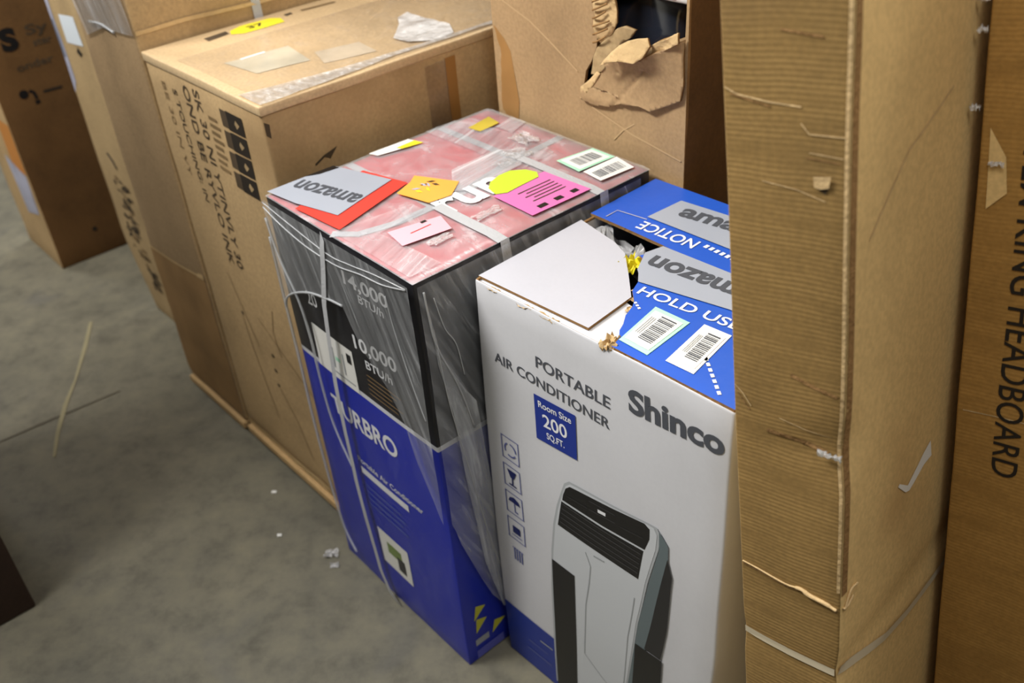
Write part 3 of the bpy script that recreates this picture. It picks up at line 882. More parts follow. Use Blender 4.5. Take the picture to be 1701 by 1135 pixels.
dashes((0.222, 0.098), (0.240, 0.088), 3, 0.004, nf)
dashes((0.368, 0.060), (0.428, 0.010), 7, 0.0045, nf)
for q, nm, mt in (([(0.264, 0.019), (0.312, 0.017), (0.307, 0.107), (0.250, 0.107)], 'white barcode label with pale green edge', M['green_edge']), ([(0.336, 0.023), (0.378, 0.024), (0.364, 0.118), (0.323, 0.116)], 'white barcode label nearest the tall carton', M['white_label'])):
    ly = [(q, mt, 1), (inset(q, 0.09), M['white_label'], 2)]
    for f, p, m_, o_ in bars(q, 'top', M['ink_grey'], 0, 0.36, 0.22, 0.80, 0.86, 17, False, 11):
        ly.append((p, m_, 3))
    for i in range(3):
        ly.append(([lerp_quad(q, *c) for c in ((0.16 + 0.06 * i, 0.3), (0.18 + 0.06 * i, 0.3), (0.18 + 0.06 * i, 0.75), (0.16 + 0.06 * i, 0.75))], M['ac_line'], 3))
    on_top('barcode_label', ly, nf, nm)
tb = on_top('grey_tape', [([(0.080, 0.290), (0.086, 0.364), (0.300, 0.380), (0.452, 0.380), (0.452, 0.300), (0.232, 0.290)], M['silver_tape'], 2)], ff, 'grey paper tape')
flap_text('tape_lettering', 'amazon', (0.112, 0.323), (0.290, 0.345), 0.026, M['ink_grey'], 3, tb, 0.03)
flap_text('flap_lettering', 'NOTICE', (0.190, 0.281), (0.086, 0.278), 0.024, M['white_print'], 1, ff, 0.012)
dashes((0.200, 0.276), (0.290, 0.268), 9, 0.009, ff)
on_top('printed_outline', [(ribbon(S, [(0.030, 0.252), (0.030, 0.278), (0.084, 0.284)], 0.0022), M['lilac'], 1)], ff)
# torn bits
crumple('torn_corner', (0.258, 0.012, H - 0.002), (0.024, 0.030), M['core'], S.root, 3, 8, amt=0.5)
for k, (x, s_) in enumerate(((0.045, 0.020), (0.108, 0.026), (0.150, 0.030), (0.165, 0.012))):
    crumple('torn_edge', (x, 0.003, H - 0.006), (s_, 0.008), M['core'], S.root, 8 + k, 6, amt=0.25)
for k, (x, y) in enumerate(((0.200, 0.128), (0.212, 0.110), (0.226, 0.086))):
    crumple('torn_edge', (x, y, H - 0.003), (0.014, 0.014), M['core'], S.root, 20 + k, 6, amt=0.3)
o = crumple('yellow_sticker', (0.147, 0.184, H - 0.008), (0.036, 0.034), M['yellow'], S.root, 41, 8, amt=0.45); o['label'] = 'crumpled yellow sticker'
o = crumple('plastic_bag', (0, 0, 0), (0.17, 0.045), M['film_bit'], None, 5, 14, amt=0.28)
o.matrix_world = S.root.matrix_basis @ Matrix.Translation((0.095, 0.221, H - 0.034)) @ Matrix.Rotation(-0.25, 4, 'Z')
tag(o, 'crumpled clear plastic bag showing in the tear of the white carton', 'plastic bag')
# black block inside the carton, below the opening
vs = [(x, y, z) for x in (0.03, 0.426) for y in (0.03, 0.374) for z in (0.03, H - 0.085)]
fs = [[0, 1, 3, 2], [4, 6, 7, 5], [0, 4, 5, 1], [2, 3, 7, 6], [1, 5, 7, 3], [0, 2, 6, 4]]
o = link('inner_block', raw_mesh('inner_block', vs, fs), None, [plain('block_black', lin(18, 18, 20), 0.8, 0.2, 0.3, 60)])
md = o.modifiers.new('round', 'BEVEL'); md.width = 0.02; md.segments = 3
o.matrix_world = S.root.matrix_basis.copy()
tag(o, 'black block inside the torn white carton', 'packing')

# ================================================================== big kraft carton with the yellow sticker
K = Carton('kraft_carton', 'wide plain kraft carton with vertical lettering and a yellow sticker on top', 'carton', (0.4527, 1.0, 0.9605),
           (-0.66842, 1.90707, 0), seed=3, bulge=(0.004, 0.003, 0.002), amp=0.002, rad=0.007, z0=0.037)
K.body('carton_body', {'all': M['kraft'], 'top': M['kraft_top']}, step=0.05)


def lid(c, name, thick, over, mat, rad=0.0032):
    o = Carton('x', None, None, (c.w + 2 * over, c.d + 2 * over, thick), (0, 0, 0), 0, seed=9, bulge=(0, 0, 0.003), amp=0.0018, rad=rad)
    b = o.body(name, {'all': mat}, step=0.05)
    b.parent = c.root; b.location = (-over, -over, c.h - thick + 0.004)
    bpy.data.objects.remove(o.root)
    o.root = b
    return o


KL = lid(K, 'lid', 0.018, 0.0022, M['kraft_top'])
KL.root['label'] = 'taped lid'
KT = 0.0008
for name, face, string, items in (
        ('side_lettering', 'front', None, [('SK 30 NI YTINVLY 30', (0.196, 0.936), (0.200, 0.560), 0.024), ('OND BE RYVLO INK', (0.155, 0.935), (0.162, 0.556), 0.024)]),):
    for it in items:
        K.texts(name, face, [it], M['ink_soft'], 0.012)
K.texts('small_lettering', 'front', [('S TOUCHING: IN', (0.104, 0.915), (0.118, 0.682), 0.018)], M['ink_soft'], 0.01)
K.texts('faded_lettering', 'front', [('BE 30 IN VY', (0.060, 0.920), (0.068, 0.725), 0.016)], M['ink_pale'])
ly = []
for k in range(4):
    z = 0.925 - 0.040 * k
    ly += [('front', [(0.318, z - 0.036), (0.378, z - 0.036), (0.378, z), (0.318, z)], M['ink'], 0.001),
           ('front', [(0.294, z - 0.034), (0.318, z - 0.034), (0.318, z - 0.002), (0.294, z - 0.002)], M['ink_soft'], 0.001),
           ('front', [(0.352, z - 0.027), (0.364, z - 0.018), (0.352, z - 0.010), (0.346, z - 0.018)], M['kraft_dull'], 0.0014)]
K.sheet('printed_symbols', ly, label='black printed block of symbols')
K.sheet('grey_print', [('front', rect(0.238, 0.790 + 0.014 * i, 0.278 - 0.008 * (i % 2), 0.797 + 0.014 * i), M['ink_pale'], 0.001) for i in range(8)])
for k, (x, z) in enumerate(((0.259, 0.365), (0.253, 0.322), (0.248, 0.278), (0.155, 0.428))):
    K.sheet('printed_mark', [('front', [(x - 0.007, z), (x, z - 0.006), (x + 0.007, z + 0.001), (x, z + 0.006)], M['ink_soft'], 0.001)])
for p in ([(0.130, 0.52), (0.16, 0.45), (0.20, 0.36)], [(0.23, 0.45), (0.265, 0.43), (0.33, 0.38), (0.41, 0.33)], [(0.31, 0.50), (0.29, 0.44), (0.30, 0.38)], [(0.15, 0.42), (0.17, 0.30), (0.20, 0.16)], [(0.25, 0.27), (0.30, 0.20), (0.33, 0.11)]):
    K.sheet('crease_mark', [('front', ribbon(K, p, 0.0022), M['ink_pale'], 0.0008)])
K.sheet('clear_tape', [('right', rect(0.34, 0.60, 0.388, 0.937), M['clear_tape'], 0.003)], label='clear tape down the right face')
K.sheet('brown_patch', [('right', rect(0.388, 0.70, 0.412, 0.938), M['brown_tape'], 0.0015)], label='brown tape')
K.sheet('corner_smudge', [('right', [(0.003, 0.936), (0.012, 0.930), (0.010, 0.905), (0.003, 0.912)], M['ink_soft'], 0.0012)])
K.sheet('ink_mark', [('right', ribbon(K, [(0.080, 0.832), (0.100, 0.842), (0.128, 0.850), (0.110, 0.835)], 0.004), M['ink_soft'], 0.0012)])
for q, mt in (([(0.036, 0.116), (0.060, 0.116), (0.052, 0.165), (0.030, 0.168)], 'ink_soft'), ([(0.034, 0.30), (0.048, 0.30), (0.044, 0.318), (0.032, 0.318)], 'ink_soft'),
              ([(0.034, 0.34), (0.046, 0.34), (0.052, 0.42), (0.040, 0.42)], 'ink_pale'), ([(0.032, 0.44), (0.040, 0.44), (0.044, 0.56), (0.036, 0.56)], 'ink_pale')):
    KL.sheet('lid_print', [('top', q, M[mt], KT)])
ye = KL.sheet('yellow_sticker', [('top', [(0.060, 0.165), (0.078, 0.185), (0.082, 0.230), (0.080, 0.276), (0.050, 0.284), (0.030, 0.270), (0.024, 0.205), (0.036, 0.175)], M['yellow'], KT)], label='yellow oval sticker')
KL.text('sticker_number', 'top', '37', (0.062, 0.205), (0.064, 0.240), 0.020, M['ink_soft'], 0.02, KT + 0.0005)
KL.sheet('clear_tape', [('top', [(0.118, 0.02), (0.45, 0.02), (0.45, 0.98), (0.125, 0.98)], M['clear_tape'], KT + 0.0008)], label='broad clear tape over the lid')
KL.sheet('worn_label', [('top', [(0.208, 0.070), (0.222, 0.200), (0.330, 0.182), (0.312, 0.080)], plain('worn_grey_paper', lin(192, 182, 160), 0.5, 0.3, var=0.2), KT)], label='worn grey label')
KL.sheet('worn_label', [('top', [(0.296, 0.212), (0.319, 0.296), (0.391, 0.287), (0.363, 0.190)], plain('worn_tan_paper', lin(196, 180, 156), 0.5, 0.3, var=0.2), KT)], label='worn tan label')
KL.sheet('label_edge', [('top', ribbon(K, [(0.215, 0.100), (0.216, 0.152)], 0.008), M['white_label'], KT + 0.0004)])
KL.sheet('glare_film', [('top', [(0.300, 0.405), (0.262, 0.430), (0.252, 0.461), (0.30, 0.462), (0.381, 0.466), (0.425, 0.440), (0.432, 0.395), (0.405, 0.350), (0.362, 0.345)], film('film_painted_glare', 0.62, 0.38, (50, 50, 1), 0.3, 2.0, tint=(0.97, 0.97, 0.97, 1), bump=0.5), KT + 0.001)], step=0.012, ripple=0.006, label='creased plastic film whitened as lamp glare')  # the film's whiteness stands in for lamp glare on the lid
KL.sheet('edge_glare_film', [('top', [(0.38, 0.005), (0.455, 0.005), (0.455, 0.06), (0.44, 0.30), (0.455, 0.9), (0.44, 0.9), (0.425, 0.30), (0.40, 0.08)], film('edge_glare_film', 0.18, 0.6, (50, 90, 1), 0.3, 1.8, tint=(0.95, 0.95, 0.95, 1), bump=0.3), KT + 0.0015)], step=0.014, ripple=0.003, label='film along the lid edge, whitened as glare')  # film whitened to paint glare along the lid edge


def skid(name, label, c, x0, x1, proud, zt_, foot=True):
    r_ = bpy.data.objects.new(name, None); COL.objects.link(r_)
    r_.matrix_world = c.root.matrix_basis.copy(); tag(r_, label, 'pallet')

    def board(nm, a, b, mt):
        vs = [(x, y, z) for x in (a[0], b[0]) for y in (a[1], b[1]) for z in (a[2], b[2])]
        o = link(nm, raw_mesh(nm, vs, [[0, 1, 3, 2], [4, 6, 7, 5], [0, 4, 5, 1], [2, 3, 7, 6], [1, 5, 7, 3], [0, 2, 6, 4]]), r_, [mt])
        md = o.modifiers.new('worn_edge', 'BEVEL'); md.width = 0.002; md.segments = 2
        return o
    board('deck_board', (x0, -proud, zt_ - 0.018), (x1, 0.09, zt_), M['wood'])
    board('deck_board', (x0, 0.42, zt_ - 0.018), (x1, 0.54, zt_), M['wood'])
    board('deck_board', (x0, 0.88, zt_ - 0.018), (x1, 0.99, zt_), M['wood'])
    if foot:
        board('runner', (x0 + 0.004, 0.004, 0), (x0 + 0.05, 0.98, zt_ - 0.018), M['black_rubber'])
        board('runner', (x1 - 0.07, 0.004, 0), (x1 - 0.02, 0.98, zt_ - 0.018), M['wood'])
    else:
        board('runner', (x0 + 0.004, 0.0, 0), (x0 + 0.05, 0.98, zt_ - 0.018), M['wood'])
        board('runner', (x1 - 0.07, 0.0, 0), (x1 - 0.02, 0.98, zt_ - 0.018), M['wood'])


skid('wooden_skid', 'pale wooden skid under the wide kraft carton with a black foot', K, 0.010, 0.448, 0.010, 0.033)
K.sheet('bottom_strip', [('front', [(0.004, 0.036), (0.445, 0.036), (0.445, 0.062), (0.20, 0.058), (0.004, 0.056)], M['core'], 0.003)], label='pale torn strip along the bottom edge')

# ================================================================== tall kraft carton further along, behind a thin slice of another
K2 = Carton('kraft_carton', 'tall film-taped kraft carton with white strap behind the wide kraft carton', 'carton', (0.302, 0.98, 1.62), tuple(row(-2.213, 0.682)), seed=4,
            bulge=(0.004, 0.003, 0.001), amp=0.0025, rad=0.007, z0=0.029)
K2.body('carton_body', {'all': M['kraft_greyed'], 'right': M['kraft']}, step=0.05)
skid('wooden_skid', 'thin pale wooden skid under the tall film-taped kraft carton', K2, 0.004, 0.300, 0.008, 0.025, False)
K2.sheet('lower_panel', [('front', [(0.004, 0.030), (0.298, 0.030), (0.298, 0.440), (0.004, 0.420)], plain('browner_kraft', lin(152, 120, 80), 0.75, 0.2, 0.2, 90, var=0.16), 0.0012)], label='browner lower panel')
K2.sheet('tape_edge', [('front', ribbon(K2, [(0.004, 0.420), (0.12, 0.428), (0.298, 0.444)], 0.006), M['core'], 0.0022)], label='pale tape edge')
K2.sheet('tape_scrap', [('front', [(0.262, 0.436), (0.298, 0.438), (0.298, 0.454), (0.275, 0.450)], M['core'], 0.0026)], label='pale scrap of tape')
K2.sheet('film_layer', [('front', ribbon(K2, [(0.03, 0.99), (0.15, 1.03), (0.298, 1.04)], 0.09), M['film_haze'], 0.004)], step=0.02, ripple=0.004, label='clear film')
K2.cord('tape_fold', 'front', [(0.084, 0.985), (0.15, 0.992), (0.210, 0.985)], 0.003, M['strand'], 0.003)
K2.sheet('flap_ridge', [('right', ribbon(K2, [(0.004, 0.998), (0.10, 0.999), (0.37, 0.992), (0.8, 0.99)], 0.008), M['core'], 0.0030)], label='pale crease along the flap')
K2.sheet('packing_strap', [('right', rect(0.255, 0.92, 0.275, 1.6), M['pp_strap'], 0.003)], label='white plastic strap')

K3 = Carton('kraft_carton', 'kraft carton with white label and dark smudged print, seen as a strip at far left', 'carton', (0.495, 0.5, 1.42), tuple(row(-2.73, 0.775)), seed=5, amp=0.003, rad=0.008,
            dent=lambda p: Vector((0, 0, 0)) if p.z > 0.22 else Vector((0.09 * (1 - p.z / 0.22) * max(0, 1 - p.x / 0.4), 0, 0)))
K3.body('carton_body', {'all': M['kraft_dull']}, step=0.04)
K3.sheet('white_label', [('front', [(0.085, 0.885), (0.190, 0.895), (0.192, 0.822), (0.079, 0.812)], plain('pale_blue_paper', lin(206, 214, 222), 0.5), 0.001)], label='white label')
K3.sheet('black_dot', [('front', [(0.128, 0.796), (0.145, 0.786), (0.165, 0.797), (0.145, 0.812)], M['ink'], 0.001)])
K3.sheet('lilac_label', [('front', [(0.003, 0.93), (0.032, 0.93), (0.040, 0.70), (0.004, 0.66)], M['lilac'], 0.001), ('front', [(0.005, 0.86), (0.020, 0.86), (0.026, 0.76), (0.006, 0.76)], plain('slate_print', lin(96, 104, 122), 0.5), 0.0014)], label='lilac label over the edge')
ly = []
for k in range(70):
    f = R.random()
    z = 0.44 - 0.36 * f; x = 0.08 + 0.07 * R.random() + 0.015 * math.sin(9 * f)
    a, b = R.uniform(0.010, 0.040), R.uniform(0.005, 0.015)
    ly.append(('front', [(x, z), (x + a, z + 0.003), (x + a * 0.9, z + b), (x + a * 0.3, z + b * 1.3), (x - 0.004, z + b * 0.7)], M['ink_soft'] if R.random() < 0.6 else M['ink'] if R.random() < 0.5 else M['ink_pale'], 0.001 + 0.00002 * k))
K3.sheet('smudged_print', ly, label='dark smudged print')
K3.cord('corner_mark', 'front', [(0.11, 0.515), (0.135, 0.50), (0.15, 0.48)], 0.003, M['ink'], 0.001)

# ================================================================== brown carton at far left, its shadow put into the board colour
L7 = Carton('brown_carton', 'brown carton, its shadow put into the colour, with black lettering at the far left', 'carton', (0.313, 0.70, 1.35), tuple(row(-3.42, 0.662)), seed=6, amp=0.002, rad=0.006)
L7.body('carton_body', {'all': M['kraft_darkened'], 'front': M['kraft']}, step=0.06)
L7.text('big_lettering', 'right', 'S', (0.062, 0.708), (0.112, 0.708), 0.062, M['black_print'], 0.06)
for it in [('Sy', (0.140, 0.735), (0.205, 0.735), 0.028), ('ster', (0.150, 0.700), (0.205, 0.700), 0.018), ('onder', (0.082, 0.640), (0.190, 0.644), 0.022)]:
    L7.texts('lettering', 'right', [it], M['ink_soft'], 0.02)
cx, cy = 0.074, 0.574
L7.sheet('printed_emblem', [('right', [(cx + 0.014 * math.cos(i * 0.63), cy + 0.014 * math.sin(i * 0.63)) for i in range(10)], M['black_print'], 0.001),
                            ('right', ribbon(L7, [(0.092, 0.580), (0.103, 0.572), (0.106, 0.552)], 0.010), M['black_print'], 0.001), ('right', rect(0.098, 0.536, 0.112, 0.548), M['black_print'], 0.001), ('right', rect(0.130, 0.562, 0.188, 0.570), M['ink'], 0.001)])
L7.sheet('hand_hole', [('right', [(0.138 + 0.008 * math.cos(i * 0.785), 0.095 + 0.008 * math.sin(i * 0.785)) for i in range(8)], M['black_print'], 0.001)], label='small black hole')
L7.sheet('orange_print', [('front', rect(0.20, 0.335, 0.310, 0.50), M['orange_print'], 0.001)])
L7.sheet('white_label', [('front', [(0.16, 0.16), (0.28, 0.19), (0.30, 0.33), (0.14, 0.36)], M['lilac'], 0.001)], label='white label')

# ================================================================== torn kraft carton behind
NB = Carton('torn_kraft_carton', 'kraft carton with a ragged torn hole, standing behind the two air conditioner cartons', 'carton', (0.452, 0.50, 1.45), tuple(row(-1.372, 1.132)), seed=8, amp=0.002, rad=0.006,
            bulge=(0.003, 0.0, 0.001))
NB.body('carton_body', {'all': M['kraft_torn'], 'right': M['kraft_darkened']}, 'right top left back bottom', step=0.05)
hole = [(0.268, 1.145), (0.262, 1.09), (0.266, 1.045), (0.262, 1.010), (0.250, 0.985), (0.236, 0.965), (0.231, 0.942), (0.250, 0.955), (0.268, 0.972), (0.30, 0.998), (0.34, 1.02), (0.39, 1.036), (0.446, 1.062), (0.447, 1.10), (0.446, 1.15), (0.36, 1.165)]
bm = bmesh.new()
outer = []
for i in range(10):
    outer.append((0.452 * i / 10, 0.0))
for i in range(30):
    outer.append((0.452, 1.45 * i / 30))
for i in range(10):
    outer.append((0.452 * (1 - i / 10), 1.45))
for i in range(30):
    outer.append((0.0, 1.45 * (1 - i / 30)))
es = []
for loop in (outer, hole):
    vv = [bm.verts.new((x, 0, z)) for x, z in loop]
    es += [bm.edges.new((vv[i], vv[(i + 1) % len(vv)])) for i in range(len(vv))]
bmesh.ops.triangle_fill(bm, edges=es, use_beauty=True, use_dissolve=False)
for f in list(bm.faces):
    c = f.calc_center_median()
    ins = False
    for i in range(len(hole)):
        x1, z1 = hole[i]; x2, z2 = hole[(i + 1) % len(hole)]
        if (z1 > c.z) != (z2 > c.z) and c.x < (x2 - x1) * (c.z - z1) / (z2 - z1) + x1:
            ins = not ins
    if ins:
        bm.faces.remove(f)
bm.normal_update()
for f in bm.faces:
    if f.normal.y > 0:
        f.normal_flip()
me = bpy.data.meshes.new('front_panel'); bm.to_mesh(me); bm.free()
o = link('front_panel', me, NB.root, [M['kraft_torn'], M['core_dark']])
md = o.modifiers.new('thickness', 'SOLIDIFY'); md.thickness = 0.006; md.offset = -1; md.material_offset_rim = 1


def patch(name, outline, parent, mat, offs, res=0.012, fold=0.0, seed=0, thick=0.004):
    """a torn piece of board standing off the front panel"""
    v2, f2 = poly_grid(outline, res)
    vs = []
    for u, v in v2:
        n = noise.noise(Vector((u * 22, v * 22, seed))) + 0.5 * noise.noise(Vector((u * 55, v * 55, seed + 3)))
        vs.append((u, -(offs(u, v) + n * fold), v))
    o = link(name, raw_mesh(name, vs, f2, None, True), parent, [mat, M['core_dark']])
    md = o.modifiers.new('thickness', 'SOLIDIFY'); md.thickness = thick; md.offset = 0; md.material_offset_rim = 1
    return o


flap = [(0.300, 0.999), (0.285, 0.984), (0.270, 0.962), (0.250, 0.945), (0.231, 0.930), (0.232, 0.917), (0.259, 0.913), (0.295, 0.919), (0.324, 0.930), (0.362, 0.936), (0.388, 0.934), (0.420, 0.950), (0.445, 0.964), (0.4505, 0.990), (0.449, 1.032), (0.450, 1.060), (0.411, 1.040), (0.390, 1.028), (0.372, 1.016), (0.339, 1.012), (0.315, 1.006)]


def foff(u, v):
    h = 0.003 + 0.014 * max(0, (v - 0.965) / 0.05) ** 2 * max(0.0, 1 - max(0, u - 0.36) / 0.09)
    h += 0.0025 * math.exp(-((v - 0.924 - 0.10 * max(0, u - 0.30)) / 0.010) ** 2)          # rolled lower edge
    h -= 0.0040 * math.exp(-((u - 0.318 - (v - 0.937) * 0.9) / 0.004) ** 2) * (1 if v < 1.0 else 0)   # creases
    h -= 0.0030 * math.exp(-((u - 0.318 + (v - 0.96) * 0.05) / 0.003) ** 2)
    return max(0.0025, h + 0.002)


patch('torn_flap', flap, NB.root, M['kraft_torn'], foff, res=0.005, fold=0.0015, seed=2)['label'] = 'crumpled torn flap'
lip = [(0.297, 0.994), (0.308, 1.006), (0.322, 1.022), (0.336, 1.034), (0.352, 1.044), (0.372, 1.051), (0.392, 1.056), (0.400, 1.046), (0.391, 1.027), (0.372, 1.015), (0.339, 1.011), (0.315, 1.004)]
patch('torn_lip', lip, NB.root, M['core'], lambda u, v: 0.030 - 0.34 * max(0, v - (1.0 + (u - 0.297) * 0.26)), res=0.007, fold=0.005, seed=5)['label'] = 'pale curled lip of torn board'
inner = [(0.262, 0.996), (0.270, 1.012), (0.284, 1.026), (0.300, 1.042), (0.318, 1.054), (0.335, 1.061), (0.356, 1.058), (0.345, 1.044), (0.322, 1.028), (0.305, 1.008), (0.290, 0.985), (0.272, 0.968), (0.256, 0.966)]
patch('torn_liner', inner, NB.root, M['kraft_dull'], lambda u, v: 0.006 + 0.05 * max(0, 1.02 - v), res=0.008, fold=0.005, seed=7)['label'] = 'browner inner liner'
edge = [(0.394, 1.044), (0.410, 1.054), (0.430, 1.064), (0.449, 1.074), (0.450, 1.058), (0.430, 1.046), (0.410, 1.034), (0.392, 1.027)]
patch('torn_edge', edge, NB.root, M['core'], lambda u, v: 0.016, res=0.004, fold=0.010, seed=8)['label'] = 'ragged pale edge'
side = [(0.229, 0.916), (0.243, 0.928), (0.262, 0.950), (0.278, 0.972), (0.270, 0.974), (0.252, 0.956), (0.238, 0.944), (0.230, 0.938)]
patch('torn_edge', side, NB.root, M['core'], lambda u, v: 0.007, res=0.006, fold=0.004, seed=12)['label'] = 'ragged pale edge at the lower corner'
strip = [(0.268, 1.150), (0.264, 1.120), (0.259, 1.090), (0.268, 1.065), (0.262, 1.045), (0.268, 1.028), (0.275, 1.020), (0.292, 1.032), (0.306, 1.044), (0.316, 1.062), (0.312, 1.090), (0.302, 1.150)]
patch('torn_strip', strip, NB.root, M['core'], lambda u, v: 0.006, fold=0.006, seed=9)['label'] = 'ragged strip with bared flutes'
for k in range(9):
    z = 1.022 + k * 0.013
    P = [(0.266, -0.012, z), (0.280, -0.016, z + 0.006), (0.296 + 0.004 * (k % 3), -0.014, z + 0.016)]
    tube('bared_flute', P, 0.0016, M['core_dark'], NB.root)
for p, wd, mt in (([(0.03, 1.05), (0.10, 1.025), (0.218, 0.960)], 0.003, 'fold'), ([(0.25, 0.905), (0.34, 0.88), (0.445, 0.862)], 0.003, 'fold'), ([(0.30, 0.86), (0.32, 0.882), (0.345, 0.90)], 0.0025, 'fold')):
    NB.sheet('fold_line', [('front', ribbon(NB, p, wd), M[mt], 0.0008)])
NB.sheet('brown_stain', [('front', [(0.004, 0.83), (0.055, 0.83), (0.060, 0.87), (0.045, 0.96), (0.030, 0.98), (0.004, 1.0)], plain('brown_stain', lin(150, 112, 66), 0.7, 0.2, var=0.12), 0.0007)])
# what shows in the hole: black glossy plastic, a pale printed piece above it
bmg = bmesh.new(); bmesh.ops.create_uvsphere(bmg, u_segments=40, v_segments=24, radius=1)
for v in bmg.verts:
    n = noise.noise(v.co * 1.7)
    v.co = Vector((v.co.x * 0.115, v.co.y * 0.09, v.co.z * 0.115)) * (1 + 0.12 * n)
me = bpy.data.meshes.new('black_bag'); bmg.to_mesh(me); bmg.free()
me.polygons.foreach_set('use_smooth', [True] * len(me.polygons))
o = link('black_bag', me, None, [M['glossy_black']])
o.matrix_world = NB.root.matrix_basis @ Matrix.Translation((0.318, 0.118, 1.020))
tag(o, 'glossy black plastic bundle showing through the torn hole', 'bundle')
pk = bpy.data.objects.new('inner_package', None); COL.objects.link(pk)
pk.matrix_world = NB.root.matrix_basis @ Matrix.Translation((0.265, 0.014, 1.100))
tag(pk, 'pale printed package at the top of the torn hole', 'package')
pc = Carton('x', None, None, (0.180, 0.03, 0.10), (0, 0, 0), 0, seed=12, amp=0.004, rad=0.008)
b_ = pc.body('package_body', {'all': M['white_label']}); b_.parent = pk
t_ = pc.sheet('red_print', [('front', rect(0.10, 0.006, 0.15, 0.03), M['red_label'], 0.001)]); t_.parent = pk
bpy.data.objects.remove(pc.root)

# ================================================================== tall narrow leaning carton
LM = Matrix(((0.71047, 0.70083, -0.06379, 0), (-0.69043, 0.71171, 0.12953, 0), (0.13618, -0.04798, 0.98952, 0), (0, 0, 0, 1)))
LX, LY, LZ = (Vector((LM[0][i], LM[1][i], LM[2][i])) for i in range(3))
mL = LM.copy(); mL.translation = Vector((0.29124, 0.70916, 0)) + LZ * 0.0138


def ldent(p):
    v = Vector((0, 0, 0))
    # rounded-over far edge, a pinch at the strap and a crushed spot on the near edge
    if p.y > 0.12:
        v.x += 0.030 * ((p.y - 0.12) / 0.2) * (1 - p.x / 0.1264)     # the hidden back corner is squeezed by the white carton
    z = p.z - 0.523
    if abs(z) < 0.03:
        v += Vector((-0.004 if p.x > 0.06 else 0.002, 0.002, 0)) * (1 - abs(z) / 0.03)
    e = max(0, 1 - (p - Vector((0.126, 0, 0.83))).length / 0.05)
    v += Vector((-0.006, 0.005, 0)) * e
    e = max(0, 1 - abs(p.z - 0.835 + (p.x - 0.11) * -0.25) / 0.012) if p.y < 0.02 and 0.03 < p.x < 0.118 else 0
    v.y += 0.003 * e
    return v


TL = Carton('tall_carton', 'tall narrow kraft carton leaning beside the white carton, fluted face and grey strap', 'carton', (0.1264, 0.42, 1.55), mat4=mL, seed=10, amp=0.0016, rad=0.004, bulge=(0.003, 0.001, 0), dent=ldent)
TL.body('carton_body', {'all': M['smooth_face'], 'front': M['flute_face']}, step=0.018)
zo = -0.0138
zz = lambda pts: [(x, z + zo) for x, z in pts]
TL.sheet('glue_seam', [('right', zz(rect(0.0018, 0.655, 0.0120, 1.53)), M['core_dark'], 0.0010)], label='dark open seam along the near edge')
TL.sheet('board_edge', [('front', zz(rect(0.1215, 0.66, 0.1250, 1.53)), M['core'], 0.0009)], label='pale raw board edge')
for p, wd in (([(0.003, 1.214), (0.016, 1.208), (0.049, 1.203), (0.080, 1.201)], 0.0016), ([(0.080, 1.186), (0.088, 1.177), (0.124, 1.177)], 0.0013), ([(0.088, 1.160), (0.12, 1.158)], 0.0010), ([(0.040, 1.128), (0.075, 1.124), (0.104, 1.116)], 0.0010), ([(0.003, 0.895), (0.012, 0.887), (0.022, 0.873)], 0.0014), ([(0.055, 0.868), (0.085, 0.862), (0.117, 0.858)], 0.0010)):
    TL.sheet('pale_crease', [('front', ribbon(TL, zz(p), wd), M['core'], 0.0009)])
for p, wd in (([(0.008, 1.208), (0.05, 1.199)], 0.0016), ([(0.04, 0.848), (0.075, 0.846), (0.112, 0.838)], 0.005), ([(0.068, 0.925), (0.09, 0.918), (0.118, 0.912)], 0.004), ([(0.006, 0.886), (0.020, 0.868)], 0.0016), ([(0.06, 1.268), (0.10, 1.262)], 0.0022), ([(0.085, 1.155), (0.118, 1.153)], 0.0012)):
    TL.sheet('dark_crease', [('front', ribbon(TL, zz(p), wd), M['core_dark'], 0.0008)])
TL.sheet('torn_chip', [('front', zz([(0.093, 1.139), (0.110, 1.141), (0.108, 1.130), (0.100, 1.128), (0.094, 1.129)]), M['core'], 0.003), ('front', zz([(0.094, 1.128), (0.108, 1.130), (0.104, 1.123)]), M['ink_soft'], 0.0009)], label='pale torn chip')
P = zz([(0.004, 0.650), (0.024, 0.648), (0.045, 0.645), (0.063, 0.643), (0.080, 0.645), (0.090, 0.641), (0.110, 0.638), (0.122, 0.634)])
TL.cord('torn_edge', 'front', P, [0.0010, 0.0011, 0.0012, 0.0012, 0.0022, 0.0028, 0.0026, 0.0020], M['core'], 0.0015)
TL.sheet('painted_tear_shadow', [('front', ribbon(TL, [(u, z - 0.0035) for u, z in P], 0.003), M['core_dark'], 0.0008)], label='open tear below the torn edge, its shade painted in')  # ribbon following the torn edge paints the shade under it
for k, q in enumerate((((0.006, 0.632), (0.020, 0.652), (0.036, 0.650)), ((0.004, 0.636), (0.014, 0.634), (0.026, 0.640)))):
    TL.cord('torn_edge', 'right', zz(q), 0.0013, M['core'], 0.0015)
o = crumple('crushed_film', (0.112, -0.004, 0.842 + zo), (0.026, 0.004), M['film_bit'], TL.root, 77, 8, amt=0.45); o['label'] = 'crushed clear film at the edge'
TL.sheet('strap', [('front', ribbon(TL, zz([(0.002, 0.541), (0.03, 0.5385), (0.062, 0.537), (0.124, 0.536)]), 0.0105), M['strap_grey'], 0.0022),
                   ('right', ribbon(TL, zz([(0.003, 0.538), (0.041, 0.526), (0.120, 0.500), (0.180, 0.491), (0.33, 0.482)]), 0.0115), M['strap_grey'], 0.0026)], label='grey plastic strap', step=0.015)
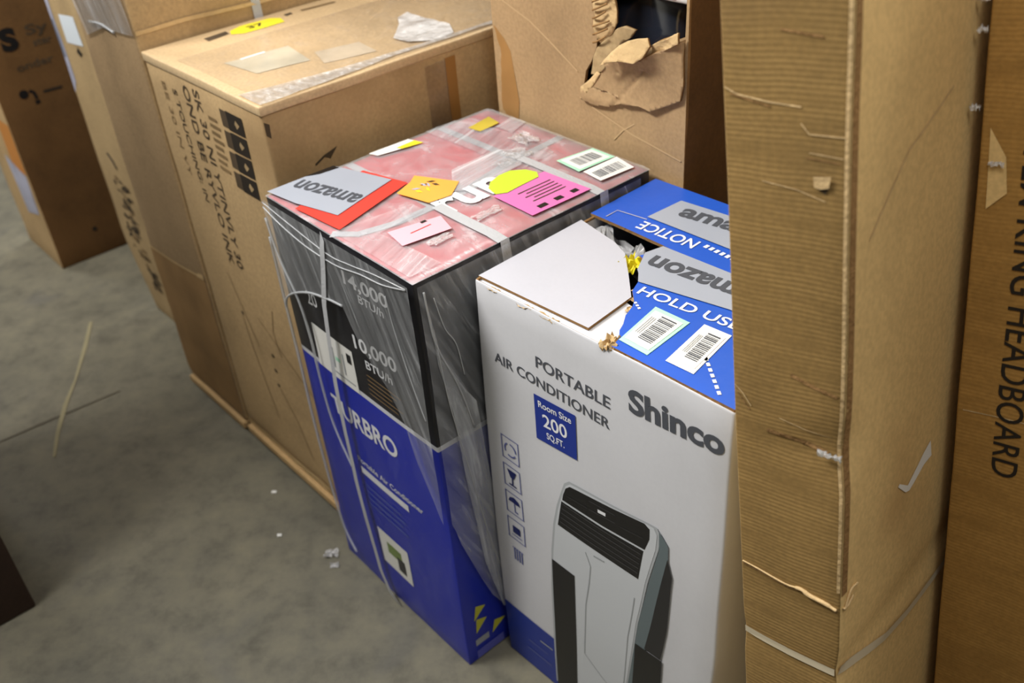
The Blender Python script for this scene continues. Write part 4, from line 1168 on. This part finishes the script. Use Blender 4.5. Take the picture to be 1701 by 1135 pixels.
TL.sheet('white_scrape', [('right', zz([(0.226, 0.733), (0.232, 0.708), (0.208, 0.708), (0.183, 0.700), (0.168, 0.696), (0.157, 0.700), (0.134, 0.722), (0.138, 0.724), (0.162, 0.707), (0.189, 0.719), (0.206, 0.727)]), M['scrap'], 0.001)], label='white scrape mark')
TL.sheet('diagonal_crease', [('right', ribbon(TL, zz([(0.04, 1.066), (0.12, 1.13), (0.22, 1.165)]), 0.0022), M['core'], 0.0008)])

# ================================================================== headboard carton at the right edge
mH = LM.copy(); mH.translation = Vector((0.5794, 0.79913, 0)) + LZ * 0.034
HB = Carton('headboard_carton', 'brown kraft carton lettered KING HEADBOARD at the right edge of the picture', 'carton', (0.50, 0.45, 1.7), mat4=mH, seed=11, amp=0.0016, rad=0.004)
HB.body('carton_body', {'all': M['flute_face2']}, step=0.04)
ho = -0.0068
HB.text('headboard_lettering', 'front', 'ITEM KING HEADBOARD', (0.0445, 1.085 + ho), (0.0465, 0.662 + ho), 0.030, M['ink'], 0.004)
HB.sheet('paler_patch', [('front', [(0.010, 1.09 + ho), (0.028, 1.06 + ho), (0.032, 1.02 + ho), (0.012, 1.0 + ho)], M['smooth_face'], 0.001)])
HB.sheet('crease', [('front', ribbon(HB, [(0.008, 0.742 + ho), (0.05, 0.744 + ho), (0.12, 0.745 + ho)], 0.0016), M['core'], 0.0004)])
for k, (x, z, a) in enumerate(((-0.004, 1.19, 0.030), (-0.004, 1.22, 0.018), (-0.006, 1.11, 0.030))):
    o = crumple('film_scrap', (x, -0.004, z + ho), (0.010, 0.005), M['film_bit'], HB.root, 60 + k, 7, amt=0.9); o['label'] = 'crumpled clear film'
o = crumple('film_scrap', (0.020, -0.003, 1.052 + ho), (0.016, 0.004), M['film_bit'], HB.root, 66, 7, amt=0.5); o['label'] = 'shiny bit of film'

# ================================================================== dark carton across the aisle, bottom left
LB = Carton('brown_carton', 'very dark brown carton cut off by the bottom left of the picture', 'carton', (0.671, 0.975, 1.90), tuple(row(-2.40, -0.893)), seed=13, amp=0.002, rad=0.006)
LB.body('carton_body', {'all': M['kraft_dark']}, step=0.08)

# ================================================================== floor litter
for k, (s_, t_, sz, nm) in enumerate(((-1.405, 0.600, 0.030, 'torn bit of white film on the floor beside the blue carton foot'), (-1.372, 0.585, 0.018, 'small white film shred on the floor nearest the blue carton'),
                                      (-1.665, 0.610, 0.012, 'small pale chip on the floor before the wide kraft carton'), (-1.535, 0.548, 0.010, 'tiny white speck in the middle of the concrete aisle'))):
    o = crumple('plastic_scrap', (0, 0, 0), (sz, sz * 0.7), M['scrap'] if k > 1 else M['film_bit'], None, 90 + k, 6, amt=0.3)
    zmin = min(v.co.z for v in o.data.vertices)
    o.location = row(s_, t_, -zmin + 0.0005)
    tag(o, nm, 'litter', 'bits of litter on the floor')
